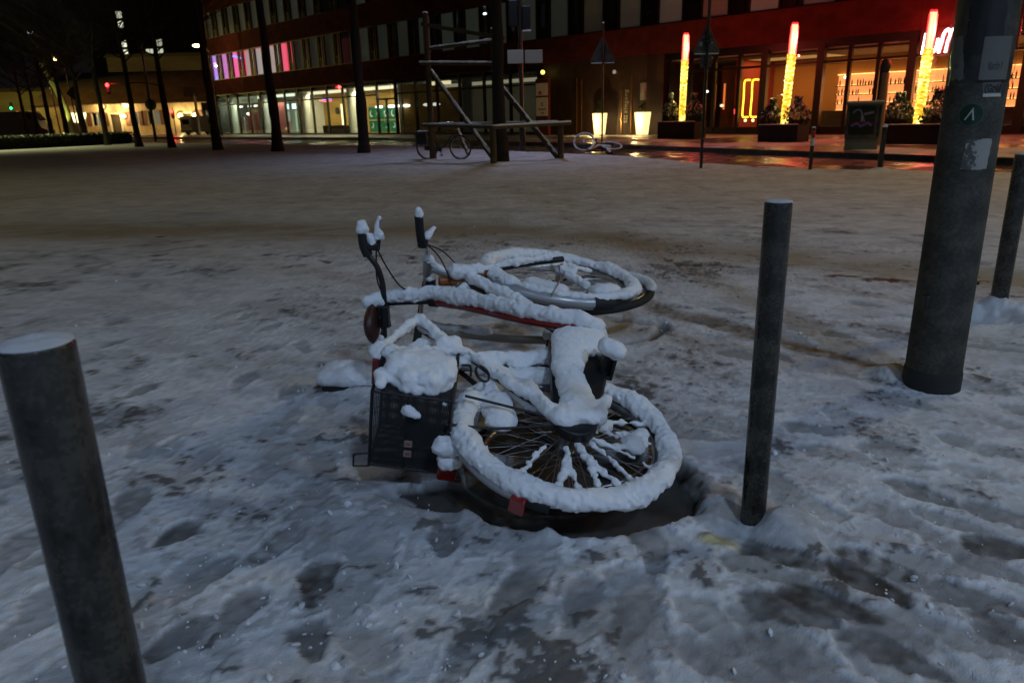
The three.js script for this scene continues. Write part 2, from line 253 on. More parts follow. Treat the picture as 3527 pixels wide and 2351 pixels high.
{
  const axis = (from, to, min, k, p) => { const a = [from]; let v = from; while (v < to) { v += Math.max(min, k * Math.pow(Math.abs(v), p)); a.push(v); } return a; };
  const px = axis(0, 70, 0.0085, 0.0065, 1.3), xs = [...px.slice(1).map((v) => -v).reverse(), ...px];
  const zs = [...axis(0.95, 95, 0.0075, 0.0036, 1.35).map((v) => -v).reverse(), -0.8, -0.6, -0.3, 0, 0.5, 1, 2, 4, 7, 11, 16, 24];
  const nx = xs.length, nz = zs.length, P = new Float32Array(nx * nz * 3), C = new Float32Array(nx * nz * 3), U = new Float32Array(nx * nz * 2), I = new Uint32Array((nx - 1) * (nz - 1) * 6);
  let k = 0, q = 0;
  for (let jz = 0; jz < nz; jz++) for (let ix = 0; ix < nx; ix++, k++) {
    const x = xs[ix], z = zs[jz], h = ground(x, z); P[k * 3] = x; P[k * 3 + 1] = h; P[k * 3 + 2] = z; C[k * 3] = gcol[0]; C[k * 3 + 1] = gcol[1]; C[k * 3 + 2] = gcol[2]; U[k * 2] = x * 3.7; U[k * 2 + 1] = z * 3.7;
    if (ix < nx - 1 && jz < nz - 1) { I[q++] = k; I[q++] = k + nx; I[q++] = k + 1; I[q++] = k + 1; I[q++] = k + nx; I[q++] = k + nx + 1; }
  }
  const g = new THREE.BufferGeometry(); g.setAttribute('position', new THREE.BufferAttribute(P, 3)); g.setAttribute('color', new THREE.BufferAttribute(C, 3)); g.setAttribute('uv', new THREE.BufferAttribute(U, 2)); g.setIndex(new THREE.BufferAttribute(I, 1)); g.computeVertexNormals();
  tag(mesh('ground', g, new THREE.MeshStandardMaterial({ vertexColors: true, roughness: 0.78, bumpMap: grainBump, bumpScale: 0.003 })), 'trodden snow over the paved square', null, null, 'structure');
  console.log('ground', nx, nz);
}
{ // wet asphalt
  const g = new THREE.PlaneGeometry(900, 900); g.rotateX(-Math.PI / 2); const uv = g.attributes.uv; for (let i = 0; i < uv.count; i++) uv.setXY(i, uv.getX(i) * 300, uv.getY(i) * 300);
  const rough = tex(512, 512, (u, v) => 0.16 + 0.5 * sm(0.42, 0.68, tile(u, v, 4, 200, 5)) + 0.14 * tile(u, v, 60, 210, 2));
  const col = tex(512, 512, (u, v) => { const a = tile(u, v, 5, 220, 5), b = tile(u, v, 120, 230, 2); const s = 0.16 + 0.1 * a + 0.08 * b; return [s, s * 0.98, s * 0.95]; }, true);
  const m = mesh('road', g, new THREE.MeshStandardMaterial({ color: 0xffffff, map: col, roughnessMap: rough, roughness: 1, bumpMap: grainBump, bumpScale: 0.004 })); m.position.set(0, -0.1, -100); tag(m, 'wet dark asphalt street', null, null, 'structure');
}
const slab = (line, y0, y1) => { const s = new THREE.Shape(line.map(([x, z]) => new THREE.Vector2(x, -z))); const g = new THREE.ExtrudeGeometry(s, { depth: y1 - y0, bevelEnabled: false }); g.rotateX(-Math.PI / 2); return g.translate(0, y0, 0); };
{
  const inset = KERB.map(([x, z]) => [x + 0.21, z - 0.12]);
  const g = slab([...inset, [60, -260], [-260, -260]], -0.12, 0.03), p = g.attributes.position, uv = g.attributes.uv; for (let i = 0; i < p.count; i++) uv.setXY(i, p.getX(i) / 9, p.getZ(i) / 9);
  const snowy = (u, v) => sm(0.36, 0.56, tile(u, v, 7, 300, 5) + 0.12 * (tile(u, v, 50, 310, 2) - 0.5));
  const col = tex(1024, 1024, (u, v) => { const s = snowy(u, v), d = 0.25 + 0.12 * tile(u, v, 60, 320, 2); return [lerp(d, 0.74, s), lerp(d * 0.97, 0.73, s), lerp(d * 0.93, 0.74, s)]; }, true), rou = tex(512, 512, (u, v) => lerp(0.28, 0.9, snowy(u, v)));
  tag(mesh('pavement', g, new THREE.MeshStandardMaterial({ map: col, roughnessMap: rou, roughness: 1, bumpMap: col, bumpScale: 0.012 })), 'wet pavement with slush in front of the long building', null, null, 'structure');
  const k = slab([...KERB, ...inset.slice().reverse()], -0.12, 0.045); tag(mesh('kerb', k, std([0.16, 0.15, 0.14], 0.6, 0, { map: M.speckle })), 'granite kerb of the far pavement', null, null, 'structure');
}
{ // loose crumbs of snow kicked about
  const base = new THREE.IcosahedronGeometry(1, 1), q = base.attributes.position; for (let i = 0; i < q.count; i++) { const v = V(q.getX(i), q.getY(i), q.getZ(i)), k = 0.75 + 0.5 * n3(v.x * 1.7 + 9, v.y * 1.7 + 4, v.z * 1.7 + 2); q.setXYZ(i, v.x * k, v.y * k * 0.5, v.z * k); } base.computeVertexNormals();
  const N = 1100, im = new THREE.InstancedMesh(base, std([0.62, 0.63, 0.65], 0.9), N), o = new THREE.Object3D(), R = mulberry(4242); let n = 0;
  while (n < N) { const z = -Math.exp(lerp(Math.log(1.15), Math.log(8), R())), x = (R() * 2 - 1) * 0.9 * -z; if (Math.hypot(x - .19, (z + 2.06) * 1.3) < .45 || n2(x * 1.8 + 3, z * 1.8, 950) < 0.42) { if (R() < .9) continue; } const s = 0.003 + 0.009 * Math.pow(R(), 5); o.position.set(x, ground(x, z) + s * 0.3, z); o.rotation.set(R() * 6, R() * 6, R() * 6); o.scale.setScalar(s); o.updateMatrix(); im.setMatrixAt(n++, o.matrix); }
  im.name = 'snow_crumbs'; im.castShadow = im.receiveShadow = true; scene.add(im); tag(im, 'loose crumbs of snow scattered over the square', 'snow', null, 'stuff');
}

// ---------------------------------------------------------------- long office building across the street
// building space: x along the front (to the right), y up, z out toward the street
const BO = [0.325, 0.03, -48.268], BA = rad(-46.68), bc = Math.cos(BA), bs = Math.sin(BA);
const bw = (x, y, z) => [BO[0] + x * bc + z * bs, BO[1] + y, BO[2] - x * bs + z * bc];       // building space to world
const panelTex = tex(256, 256, (u, v) => { const a = 0.75 + 0.35 * tile(u, v, 5, 400, 5) + 0.12 * (tile(u, v, 60, 410, 2) - 0.5); return [a, a * 0.97, a * 0.95]; }, true);
M.clad = new THREE.MeshPhysicalMaterial({ color: lin(0.115, 0.026, 0.023), roughness: 0.9, specularIntensity: 0.25, map: panelTex });
M.cladDark = std([0.042, 0.02, 0.016], 0.6, 0, { map: panelTex });
M.frame = std([0.008, 0.0075, 0.0075], 0.4, 0.2);
M.slabMat = std([0.12, 0.115, 0.11], 0.8);
M.plaster = std([0.55, 0.52, 0.46], 0.9);
const OB = thing('office_building', 'long dark red office building with ribbon windows and lit ground floor', 'building', BO, BA);
{
  const X0 = -45.2, X1 = 32, sill = 5.4, head = 7.85;
  // structure: floors, rear wall, ends, roof
  const core = [span(X0 + .3, X1, 3.72, 3.98, -14, -0.36), span(X0 + .3, X1, 8.1, 8.35, -14, -0.4), span(X0 + .3, X1, 12.2, 12.45, -14, -0.4), span(X0, X1, 16.4, 16.8, -14.2, 0.1), span(X0, X1, 0, 16.4, -14.3, -14), span(X0, X0 + .3, 0, 16.4, -14, -0.05), span(X1, X1 + .3, 0, 16.4, -14.2, 0)];
  mesh('concrete_shell', merge(core), M.slabMat, OB);
  for (const [y0, y1] of [[3.98, 8.1], [8.35, 12.2], [12.45, 16.4]]) mesh('inner_wall', span(X0 + .3, X1, y0, y1, -4.6, -4.5), std([0.2, 0.19, 0.17], 0.9), OB);
  // spandrel cladding panels, one for each bay and floor
  const P = 2.54, nb = Math.floor((X1 - X0) / P), bandG = [span(0.006, P - 0.006, 4.0, sill, -0.3, 0), span(0.006, P - 0.006, head, 9.42, -0.3, 0), span(0.006, P - 0.006, 11.87, 13.45, -0.3, 0), span(0.006, P - 0.006, 15.9, 16.4, -0.3, 0)];
  const blindG = (y0, y1) => span(0.06, 1.5, y0, y1, -0.3, -0.285);
  const rows = [[sill, head], [9.42, 11.87], [13.45, 15.9]];
  const lit = { '0.0': [0.5, 0.25, 0.9, 0.5], '0.1': [0.65, 0.18, 0.6, 0.45], '0.2': [0.9, 0.1, 0.35, .5], '0.3': [0.32, 0.27, 0.27, 0.5], '0.4': [0.33, 0.28, 0.28, .5], '0.5': [0.34, 0.26, 0.25, .5], '0.6': [0.75, 0.09, 0.16, .5] };
  M.blind = std([0.42, 0.42, 0.36], 0.9); M.blind2 = std([0.34, 0.35, 0.3], 0.9);
  const selfLitBlind = [0.030, 0.036, 0.022, 0.012].map((k, i) => glow([0.8, 0.86, 0.72], k * 0.62, i % 2 ? [0.42, 0.42, 0.36] : [0.34, 0.35, 0.3]));  // faint light put into the pale blinds, no lamp behind them
  for (let i = 0; i < nb; i++) {
    const x = X0 + 0.1 + i * P, rb = mulberry(900 + i);
    bandG.forEach((g) => { const m = mesh('spandrel_panel', g, M.clad, OB); m.position.x = x; });
    rows.forEach(([y0, y1], f) => {
      const w = sub('window', OB, [x, 0, 0]), H = y1 - y0;
      mesh('frame', merge([span(0, P, y0, y0 + .07, -0.26, -0.12), span(0, P, y1 - .07, y1, -0.26, -0.12), span(-0.04, 0.06, y0 + .07, y1 - .07, -0.26, -0.1), span(1.5, 1.62, y0 + .07, y1 - .07, -0.26, -0.1), span(1.78, 1.84, y0 + .07, y1 - .07, -0.24, -0.12), span(2.26, 2.36, y0 + .07, y1 - .07, -0.26, -0.1), span(1.84, 2.26, y0 + .62, y0 + .69, -0.24, -0.12)]), M.frame, w);
      mesh('pane', span(0.06, 1.5, y0 + .07, y1 - .07, -0.19, -0.182), M.glass, w);
      mesh('pane', span(1.84, 2.26, y0 + .69, y1 - .07, -0.19, -0.182), M.glass, w);
      mesh('vent_panel', merge([span(1.84, 2.26, y0 + .07, y0 + .62, -0.22, -0.16), span(1.62, 1.78, y0 + .07, y1 - .07, -0.3, -0.2), span(2.36, 2.5, y0 + .07, y1 - .07, -0.3, -0.2)]), M.frame, w);
      const key = f + '.' + i, L = lit[key]; let m = rb() < 0.12 ? null : selfLitBlind[Math.floor(rb() * (f ? 2.2 : 3.99)) + (f && rb() < .6 ? 1 : 0)] ?? selfLitBlind[3];
      if (f === 0 && i > 13 && i < 19) m = selfLitBlind[0];
      if (L) m = glow(L.slice(0, 3), L[3] * (i === 6 ? 3.0 : 2.7), [0.4, 0.35, 0.33]);
      if (m) mesh('glowing_window_blind', L ? span(0.06, 2.46, y0 + .02, y1 - .02, -0.32, -0.305) : blindG(y0 + 0.02, y1 - 0.02), m, w);
      if (L && i >= 2) { const e = glow([1, 0.03, 0.1], 0.85); mesh('window_led_strip', span(i === 2 || i === 6 ? 0.62 : 0.02, i === 6 ? 1.5 : 1.42, y1 - .14, y1 - .09, -0.283, -0.27), e, w); }
    });
  }
  // coloured party lights behind the corner windows of the first floor
  const curtain = (x0, x1, c, k) => mesh('window_light_curtain', span(x0, x1, sill + .05, head - .05, -0.284, -0.278), glow(c, k), OB);
  curtain(-39.0, -38.75, [1, 0.05, 0.2], .9); curtain(-37.9, -37.2, [1, 0.04, 0.12], 1.0); curtain(-28.9, -28.1, [1, 0.03, 0.1], 1.0); curtain(-28.0, -27.3, [1, 0.03, 0.08], .8); curtain(-36.4, -36.2, [1, .05, .15], .9);
  const neonBlue = glow([0.05, 0.25, 1], 3.2);
  [[-40.4, -39.0, 7.35, .1], [-39.6, -38.4, 7.55, -.25], [-38.9, -38.0, 7.2, .2], [-44.5, -43.6, 5.6, .05]].forEach(([a, b, y, t]) => mesh('window_neon_tube', tube([[a, y, -0.25], [(a + b) / 2, y + t, -0.25], [b, y - t, -0.25]], 0.035), neonBlue, OB));
  const rl = new THREE.RectAreaLight(lin(1, 0.12, 0.2), 1.4, 8, 2.2); rl.position.set(...bw(-36, 6.6, -0.15)); rl.lookAt(...bw(-36, 6.6, 5)); rl.name = 'party_window_light'; scene.add(rl);
  mesh('window_ceiling_lamp', box(0.9, 0.06, 0.2, -4.25, 7.6, -1.6), glow([0.75, 0.92, 1], 9), OB);

  // ---- ground floor
  const D = -7, floorM = std([0.16, 0.14, 0.115], 0.35), gold = std([0.42, 0.27, 0.06], 0.7, 0, { map: panelTex }), white = std([0.62, 0.62, 0.56], 0.8);
  mesh('lobby_floor', span(X0 + .3, X1, 0.0, 0.04, D - 5, -0.05), floorM, OB);
  mesh('ceiling', span(X0 + .3, X1, 3.62, 3.7, D - 5, -0.4), white, OB);
  mesh('back_wall', merge([span(X0 + .3, -28.5, 0.04, 3.62, D - .1, D), span(-12.3, 11.5, 0.04, 3.62, D - .1, D)]), white, OB);
  mesh('timber_wall', span(-28.4, -12.4, 0.04, 3.62, -3.3, -3.15), gold, OB);
  mesh('partition', span(-28.6, -28.4, 0.04, 3.62, D, -0.5), white, OB); mesh('partition', span(-12.4, -12.2, 0.04, 3.62, D, -0.5), gold, OB);
  mesh('partition', span(2.5, 2.7, 0.04, 3.62, D, -0.5), M.cladDark, OB); mesh('partition', span(11.4, 11.6, 0.04, 3.62, D - 1, -0.3), M.cladDark, OB);
  const colX = [-43.0, -35.7, -27.75, -20.1, -12.9, -5.4];
  colX.forEach((x) => mesh('column', lathe([[0.001, 0.04], [0.36, 0.04], [0.36, 3.62], [0.001, 3.62]], 28).translate(x, 0, -1.0), white, OB));
  // glazing bays of the shops
  const bay = (x0, x1, y0, y1, tr) => {
    const w = sub('shop_window', OB, [x0, 0, 0]), W = x1 - x0;
    mesh('frame', merge([span(0, 0.08, y0, y1, -0.3, -0.14), span(W - .08, W, y0, y1, -0.3, -0.14), span(0.08, W - .08, y0, y0 + .1, -0.3, -0.14), span(0.08, W - .08, y1 - .1, y1, -0.3, -0.14), span(0.08, W - .08, tr - .05, tr + .05, -0.29, -0.15)]), M.frame, w);
    mesh('pane', span(0.08, W - .08, y0 + .1, tr - .05, -0.225, -0.215), M.glass, w); mesh('pane', span(0.08, W - .08, tr + .05, y1 - .1, -0.225, -0.215), M.glass, w); return w;
  };
  for (let x = X0 + .3; x < 2.4; x += 2.48) { if (x > -15.5 && x < -13) continue; bay(x, Math.min(x + 2.48, 2.5), 0.05, 4.0, 2.95); }
  mesh('fascia_soffit', span(X0, X1, 3.7, 4.0, -0.36, -0.32), M.frame, OB);
  // door with green posters
  const dr = sub('glass_door', OB, [-15.15, 0, 0]);
  mesh('door_frame', merge([span(0, .1, .04, 4, -.3, -.1), span(2.4, 2.52, .04, 4, -.3, -.1), span(.1, 2.4, 2.55, 2.68, -.3, -.1), span(1.18, 1.3, .04, 2.55, -.26, -.12), span(.1, 2.4, 3.9, 4, -.3, -.1), span(.1, 1.18, .04, .16, -.24, -.14), span(1.3, 2.4, .04, .16, -.24, -.14)]), M.frame, dr);
  for (const [a, b, c, d] of [[.1, 1.18, .16, 2.55], [1.3, 2.4, .16, 2.55], [.1, 2.4, 2.68, 3.9]]) mesh('pane', span(a, b, c, d, -.2, -.19), M.glass, dr);
  for (const x of [.98, 1.42]) mesh('door_handle', cyl([x, .9, -.08], [x, 1.6, -.08], .02), M.alu, dr);
  const green = textTex2(128, 256, (x) => { x.fillStyle = '#e8efe6'; x.beginPath(); x.arc(50, 70, 34, 0, 7); x.fill(); x.fillStyle = '#0a7a4a'; x.beginPath(); x.arc(66, 62, 26, 0, 7); x.fill(); x.fillStyle = '#d8e6da'; x.beginPath(); x.arc(58, 190, 30, 0, 7); x.fill(); x.fillStyle = '#0a7a4a'; x.beginPath(); x.arc(44, 182, 22, 0, 7); x.fill(); x.fillStyle = '#cfae62'; x.fillRect(0, 128, 128, 14); }, '#0a7a4a');
  const posterM = new THREE.MeshStandardMaterial({ map: green, emissiveMap: green, emissive: lin(1, 1, 1), emissiveIntensity: 0.28, roughness: .6 });
  for (const x of [-18.1, -17.1, -16.1, -15.1]) mesh('backlit_sign_poster', span(x, x + .95, .2, 2.1, -1.3, -1.27), posterM, OB);
  // lamps in the shops: a glowing strip and an area light under it
  const strip = (x0, x1, z, c, k, I, y = 3.56) => { mesh('ceiling_light_strip', span(x0, x1, y - .17, y + .05, z - .1, z + .1), glow(c, k), OB); if (I) { const l = new THREE.RectAreaLight(lin(...c), I * 3.4, x1 - x0, .24); l.position.set(...bw((x0 + x1) / 2, y - .19, z)); l.lookAt(...bw((x0 + x1) / 2, 0, z + 0.001)); l.name = 'shop_ceiling_light'; scene.add(l); } };
  strip(-44.5, -36.5, -1.2, [.86, 1, .72], 1.3, 13); strip(-35, -28.9, -1.2, [.9, 1, .72], 1.3, 11); strip(-28, -21, -1.2, [1, .9, .55], 1.2, 17); strip(-20, -12.8, -1.2, [1, .9, .55], 1.3, 18); strip(-9.8, -7.2, -1.0, [1, .88, .5], .9, .5); strip(-12, 1.5, -4.5, [1, .9, .6], .25, .16);
  // pendant lamps of the lobby
  [-15.8, -14.1, -13.2, -12.2, -9.6, -8.6].forEach((x, i) => { const g = sub('pendant_lamp', OB, [x, 2.08, -.75]); mesh('lamp_shade', new THREE.SphereGeometry(0.26, 16, 10).scale(1.5, 0.42, 1), glow([1, .97, .85], i < 4 ? 3.2 : .8), g); mesh('cable', cyl([0, .08, 0], [0, 1.55, 0], .008), M.black, g); });
  // shop interior: sign boards, counters, panels, tube lamps
  const signT = textTex2(512, 128, (x) => { x.fillStyle = '#1f261c'; x.font = 'italic 78px serif'; x.fillText('elgang', 190, 88); x.fillText('S', 70, 88); }, '#b9c2a4');
  mesh('shop_sign_board', span(-42.2, -36.6, 2.98, 3.6, -0.75, -0.72), new THREE.MeshStandardMaterial({ map: signT, emissiveMap: signT, emissive: lin(1, 1, 1), emissiveIntensity: .35, roughness: .7 }), OB);
  const redP = std([0.5, 0.06, 0.05], .6);
  mesh('display_panel', span(-39.6, -38.6, .05, 1.9, -.95, -.85), redP, OB); mesh('display_panel', span(-37.9, -37.4, .05, 2.1, -.95, -.85), redP, OB); mesh('display_panel', span(-41.8, -41.0, .05, 1.7, -1.2, -1.1), std([.4, .3, .3], .6), OB); mesh('display_panel', span(-34.6, -32.2, .05, 2.9, -1.6, -1.5), std([.45, .12, .12], .6), OB);
  mesh('sign_lamp', new THREE.SphereGeometry(.2, 16, 10).scale(1.4, .7, 1).translate(-39.1, 2.0, -.8), glow([1, .75, .7], 2.6), OB);
  [-39.2, -38.8, -37.3, -36.9, -35.9, -35.5].forEach((x, i) => mesh('spot_lamp', new THREE.SphereGeometry(.09, 12, 8).translate(x - 1.6, 2.72, -.8), glow([1, .98, .8], i % 2 ? 1.6 : 4), OB));
  mesh('standin_signal_lamp', new THREE.SphereGeometry(.16, 14, 10).translate(-34.1, 2.65, -0.9), glow([1, .06, .05], 4), OB);  // glowing ball added in the shop, standing in for a reflected traffic light
  mesh('screen_display', span(-29.5, -28.75, 2.25, 2.7, -.6, -.56), glow([.7, 1, 1], 2.2), OB); mesh('screen_display', span(-30.6, -30.15, 2.25, 2.7, -.6, -.56), glow([.6, 1, 1], 1.6), OB); mesh('notice_sign', span(-30.7, -30.1, 1.2, 2.05, -.6, -.57), glow([.8, 1, .7], .35), OB); mesh('tube_lamp', span(-29.1, -28.8, .3, 2.1, -.6, -.55), glow([.7, 1, .6], .5), OB);
  mesh('counter', span(-24.4, -20.6, .04, .75, -1.1, -.6), M.black, OB); mesh('tube_lamp', span(-21.5, -21.22, .78, 2.45, -.85, -.78), glow([1, .85, .45], 2.4), OB); mesh('wall_clock', cyl([-25.9, 2.0, -3.12], [-25.9, 2.0, -3.0], .3, .3, 24), M.black, OB);
  mesh('neon_sign_tube', tube([[-24.9, 2.85, -.8], [-24, 2.72, -.8], [-22.9, 2.75, -.8]], .04), glow([1, .05, .1], 3), OB); mesh('neon_sign_tube', tube([[-24.9, 3.0, -.8], [-24, 2.88, -.8], [-22.9, 2.9, -.8]], .03), glow([.25, .1, 1], 3), OB);
  // dark clad wall with entrance: panels of its own
  for (let i = 0; i < 7; i++) { const a = 2.72 + i * 1.24; mesh('wall_panel', span(a + .006, a + 1.234, 0.02, 3.98, -0.3, -0.02 - .002 * (i % 3)), M.cladDark, OB); }
  for (const [x, y1] of [[5.45, 3.1], [5.82, 3.1], [9.38, 3.05], [8.72, 2.4]]) mesh('brass_strip', span(x - .025, x + .025, .1, y1, -.02, .03), std([.4, .2, .06], .35, .8), OB);
  const tg = new TextGeometry('SII eingang', { font, size: 0.235, depth: 0.03, curveSegments: 4 }); tg.rotateZ(Math.PI / 2); tg.translate(9.14, .62, 0.0); mesh('entrance_lettering', tg, std([.24, .22, .18], .5, .3), OB);
  mesh('wall_spot_lamp', new THREE.SphereGeometry(.1, 14, 8).translate(8.2, 3.3, .04), glow([1, .75, .6], .25), OB);
  // ---- bar: frames, panes and room
  const bx = [11.6, 12.9, 14.25, 15.6, 16.9, 18.2, 19.54, 20.78, 21.98, 23.3, 25.3, 27.3, 29.3, 31.8];
  for (let i = 0; i < bx.length - 1; i++) { const w = bay(bx[i], bx[i + 1], .02, 3.76, 3.06); w.name = 'bar_window'; mesh('base_panel', span(.08, bx[i + 1] - bx[i] - .08, .12, .36, -.26, -.17), M.frame, w); }
  [16.9, 19.54, 23.3, 27.3].forEach((x) => mesh('pier', span(x - .16, x + .16, .02, 4, -.34, -.06), M.frame, OB));
  mesh('bar_fascia', span(11.6, X1, 3.76, 3.995, -.3, -.05), M.frame, OB);
  const barWall = std([0.42, 0.2, 0.07], .8), Z = -5.2;
  mesh('bar_ceiling', span(11.62, X1, 3.52, 3.6, Z - .1, -.42), std([.09, .045, .02], .8), OB);
  mesh('bar_back_wall', span(11.6, X1, .04, 3.62, Z - .2, Z - .1), barWall, OB);
  mesh('bar_partition', span(14.6, 14.75, .04, 3.62, Z, -1.6), std([.3, .04, .03], .8), OB);
  mesh('bar_counter', span(17.6, 29.5, .04, 1.02, -4.1, -3.5), std([.03, .012, .008], .35), OB);
  // backlit shelf wall with lamps along every board
  mesh('backlit_window_wall', span(18.2, 30, .9, 2.66, Z - .1, Z - .06), glow([1, .29, .09], 1.35, [.5, .2, .1]), OB);
  [1.0, 1.34, 1.76, 2.18].forEach((y) => { mesh('shelf', span(18.2, 30, y - .035, y, Z - .05, Z + .26), std([.05, .02, .01], .5), OB); mesh('shelf_led_strip', span(18.2, 30, y + .002, y + .022, Z - .05, Z + .03), glow([1, .6, .16], 4), OB); });
  mesh('cornice_led_strip', span(18.2, 30, 2.68, 2.72, Z - .08, Z + .1), glow([1, .5, .14], 3), OB);
  const area = (c, I, w, h, p, q, n) => { const l = new THREE.RectAreaLight(lin(...c), I, w, h); l.position.set(...bw(...p)); l.lookAt(...bw(...q)); l.name = n; scene.add(l); };
  area([1, .32, .08], 3.2, 11, 1.6, [24, 1.8, Z + .3], [24, 1.4, 0], 'bar_shelf_light'); area([1, .5, .15], 4.5, 4, 2, [17, 3.5, -3], [17, 0, -3.001], 'bar_ceiling_light'); area([1, .3, .1], 3, 5, 1, [25, 3.5, -2.2], [25, 0, -2.201], 'bar_ceiling_light');
  mesh('ceiling_lamp_panel', span(15, 19, 3.505, 3.515, -4, -2), glow([1, .5, .15], .35), OB);
  mesh('ceiling_cove_light', merge([span(15.2, 31.5, 3.28, 3.34, -5.1, -5.0)]), glow([1, .5, .12], .5), OB);
  // yellow neon in the window: three bars joined top and bottom
  const ny = glow([1, .62, .03], 3.4), neon = (p) => mesh('neon_tube', tube(p, .04, 40, 8), ny, OB);
  [[15.78], [16.2], [16.62]].forEach(([x]) => neon([[x + .3, 2.5, -.42], [x + .04, 2.5, -.42], [x, 2.46, -.42], [x, 1.7, -.42], [x, .86, -.42], [x + .04, .82, -.42], [x + .3, .82, -.42]]));
  [15.9, 16.3, 16.65].forEach((x) => mesh('candle_lamp', new THREE.SphereGeometry(.07, 10, 8).translate(x, .66, -.5), glow([1, .7, .3], 3), OB));
  // scattered small lamps inside the bar
  [[12.7, 2.12, -2, [.8, 1, 1], 3], [13.1, 1.4, -3, [1, .8, .5], 2], [14.4, 2.0, -2.4, [.8, 1, .9], 2.5], [17.1, 2.45, -2, [.9, 1, .9], 3], [20.3, 2.42, -1.2, [1, 1, .9], 4]].forEach(([x, y, z, c, k]) => mesh('glass_lamp', new THREE.SphereGeometry(.1, 12, 8).scale(1.4, .7, 1).translate(x, y, z), glow(c, k), OB));
  mesh('red_lamp_shade', lathe([[.001, .25], [.16, .25], [.12, 0], [.001, 0]], 16).translate(15.0, .95, -1.2), glow([1, .04, .06], 1.4), OB);
  [12.6, 13.15, 14.0].forEach((x) => mesh('wall_lamp_tube', span(x, x + .09, 1.2, 2.5, -3, -2.95), glow([1, .18, .03], 1.0), OB));
  // white neon lettering on the fascia, red lit backing
  const ns = sub('neon_sign', OB, [23.72, 3.06, 0.12]);
  mesh('backing', span(-.15, 3.2, -.06, .98, -.12, -.06), std([.05, .006, .006], .5), ns);
  const nt = glow([1, .93, .95], 6), nr = glow([1, .04, .06], 2.4), letters = [[[0, .02, 0], [.03, .4, 0], [.06, .78, 0]], [[.2, .55, 0], [.2, .15, 0], [.3, .03, 0], [.44, .1, 0], [.5, .3, 0], [.52, .56, 0]], [[.6, .02, 0], [.66, .4, 0], [.72, .75, 0], [.84, .86, 0], [.93, .75, 0], [.88, .4, 0], [.84, .02, 0]], [[.93, .72, 0], [1.02, .85, 0], [1.12, .86, 0], [1.19, .7, 0], [1.14, .4, 0], [1.12, .03, 0]], [[1.3, .03, 0], [1.31, .12, 0], [1.32, .2, 0]]];
  letters.forEach((p) => { mesh('neon_letter', tube(p, .048, 30, 8), nt, ns); mesh('neon_glow_tube', tube(p.map(([x, y]) => [x, y, -.05]), .06, 30, 8), nr, ns); });
  const pl = new THREE.PointLight(lin(1, .08, .06), 9, 0, 2); pl.position.set(...bw(24.4, 3.6, 0.9)); pl.shadow.radius = 1; pl.castShadow = true; pl.name = 'neon_sign_light'; scene.add(pl);
  // roof edge
  mesh('roof_edge', span(X0 - .1, X1 + .3, 16.82, 17.1, -14.3, .2), M.frame, OB);
}
function textTex2(w, h, draw, bg) { const c = document.createElement('canvas'); c.width = w; c.height = h; const x = c.getContext('2d'); x.fillStyle = bg; x.fillRect(0, 0, w, h); draw(x); const t = new THREE.CanvasTexture(c); t.colorSpace = THREE.SRGBColorSpace; return t; }
// bottles on the lit shelves
{
  const shapes = [lathe([[.001, 0], [.042, 0], [.042, .19], [.016, .25], [.014, .32], [.001, .32]], 10), lathe([[.001, 0], [.05, 0], [.05, .15], [.02, .2], [.018, .27], [.001, .27]], 10), lathe([[.001, 0], [.036, 0], [.038, .22], [.014, .27], [.013, .34], [.001, .34]], 10)];
  const mats = [[.02, .015, .006], [.16, .03, .01], [.3, .22, .12], [.02, .05, .015], [.25, .02, .015], [.4, .36, .28]].map((c) => new THREE.MeshPhysicalMaterial({ color: lin(...c), roughness: .12, clearcoat: .6 }));
  let n = 0; const rows = ['lowest', 'middle', 'upper'];
  [1.34, 1.76, 2.18].forEach((y, k) => { for (let x = 18.35; x < 26.2; x += rr(.1, .24)) { if (rnd() < .12) { x += .25; continue; } const p = bw(x, y + .001, -5.2 + rr(.08, .2)), m = mesh('bottle', shapes[Math.floor(rnd() * 3)], mats[Math.floor(rnd() * mats.length)]); m.position.set(...p); m.scale.setScalar(rr(.8, 1)); tag(m, `spirit bottle on the ${rows[k]} glowing shelf of the bar`, 'bottle', `bottles on the ${rows[k]} bar shelf`); n++; } });
  console.log('bottles', n);
}

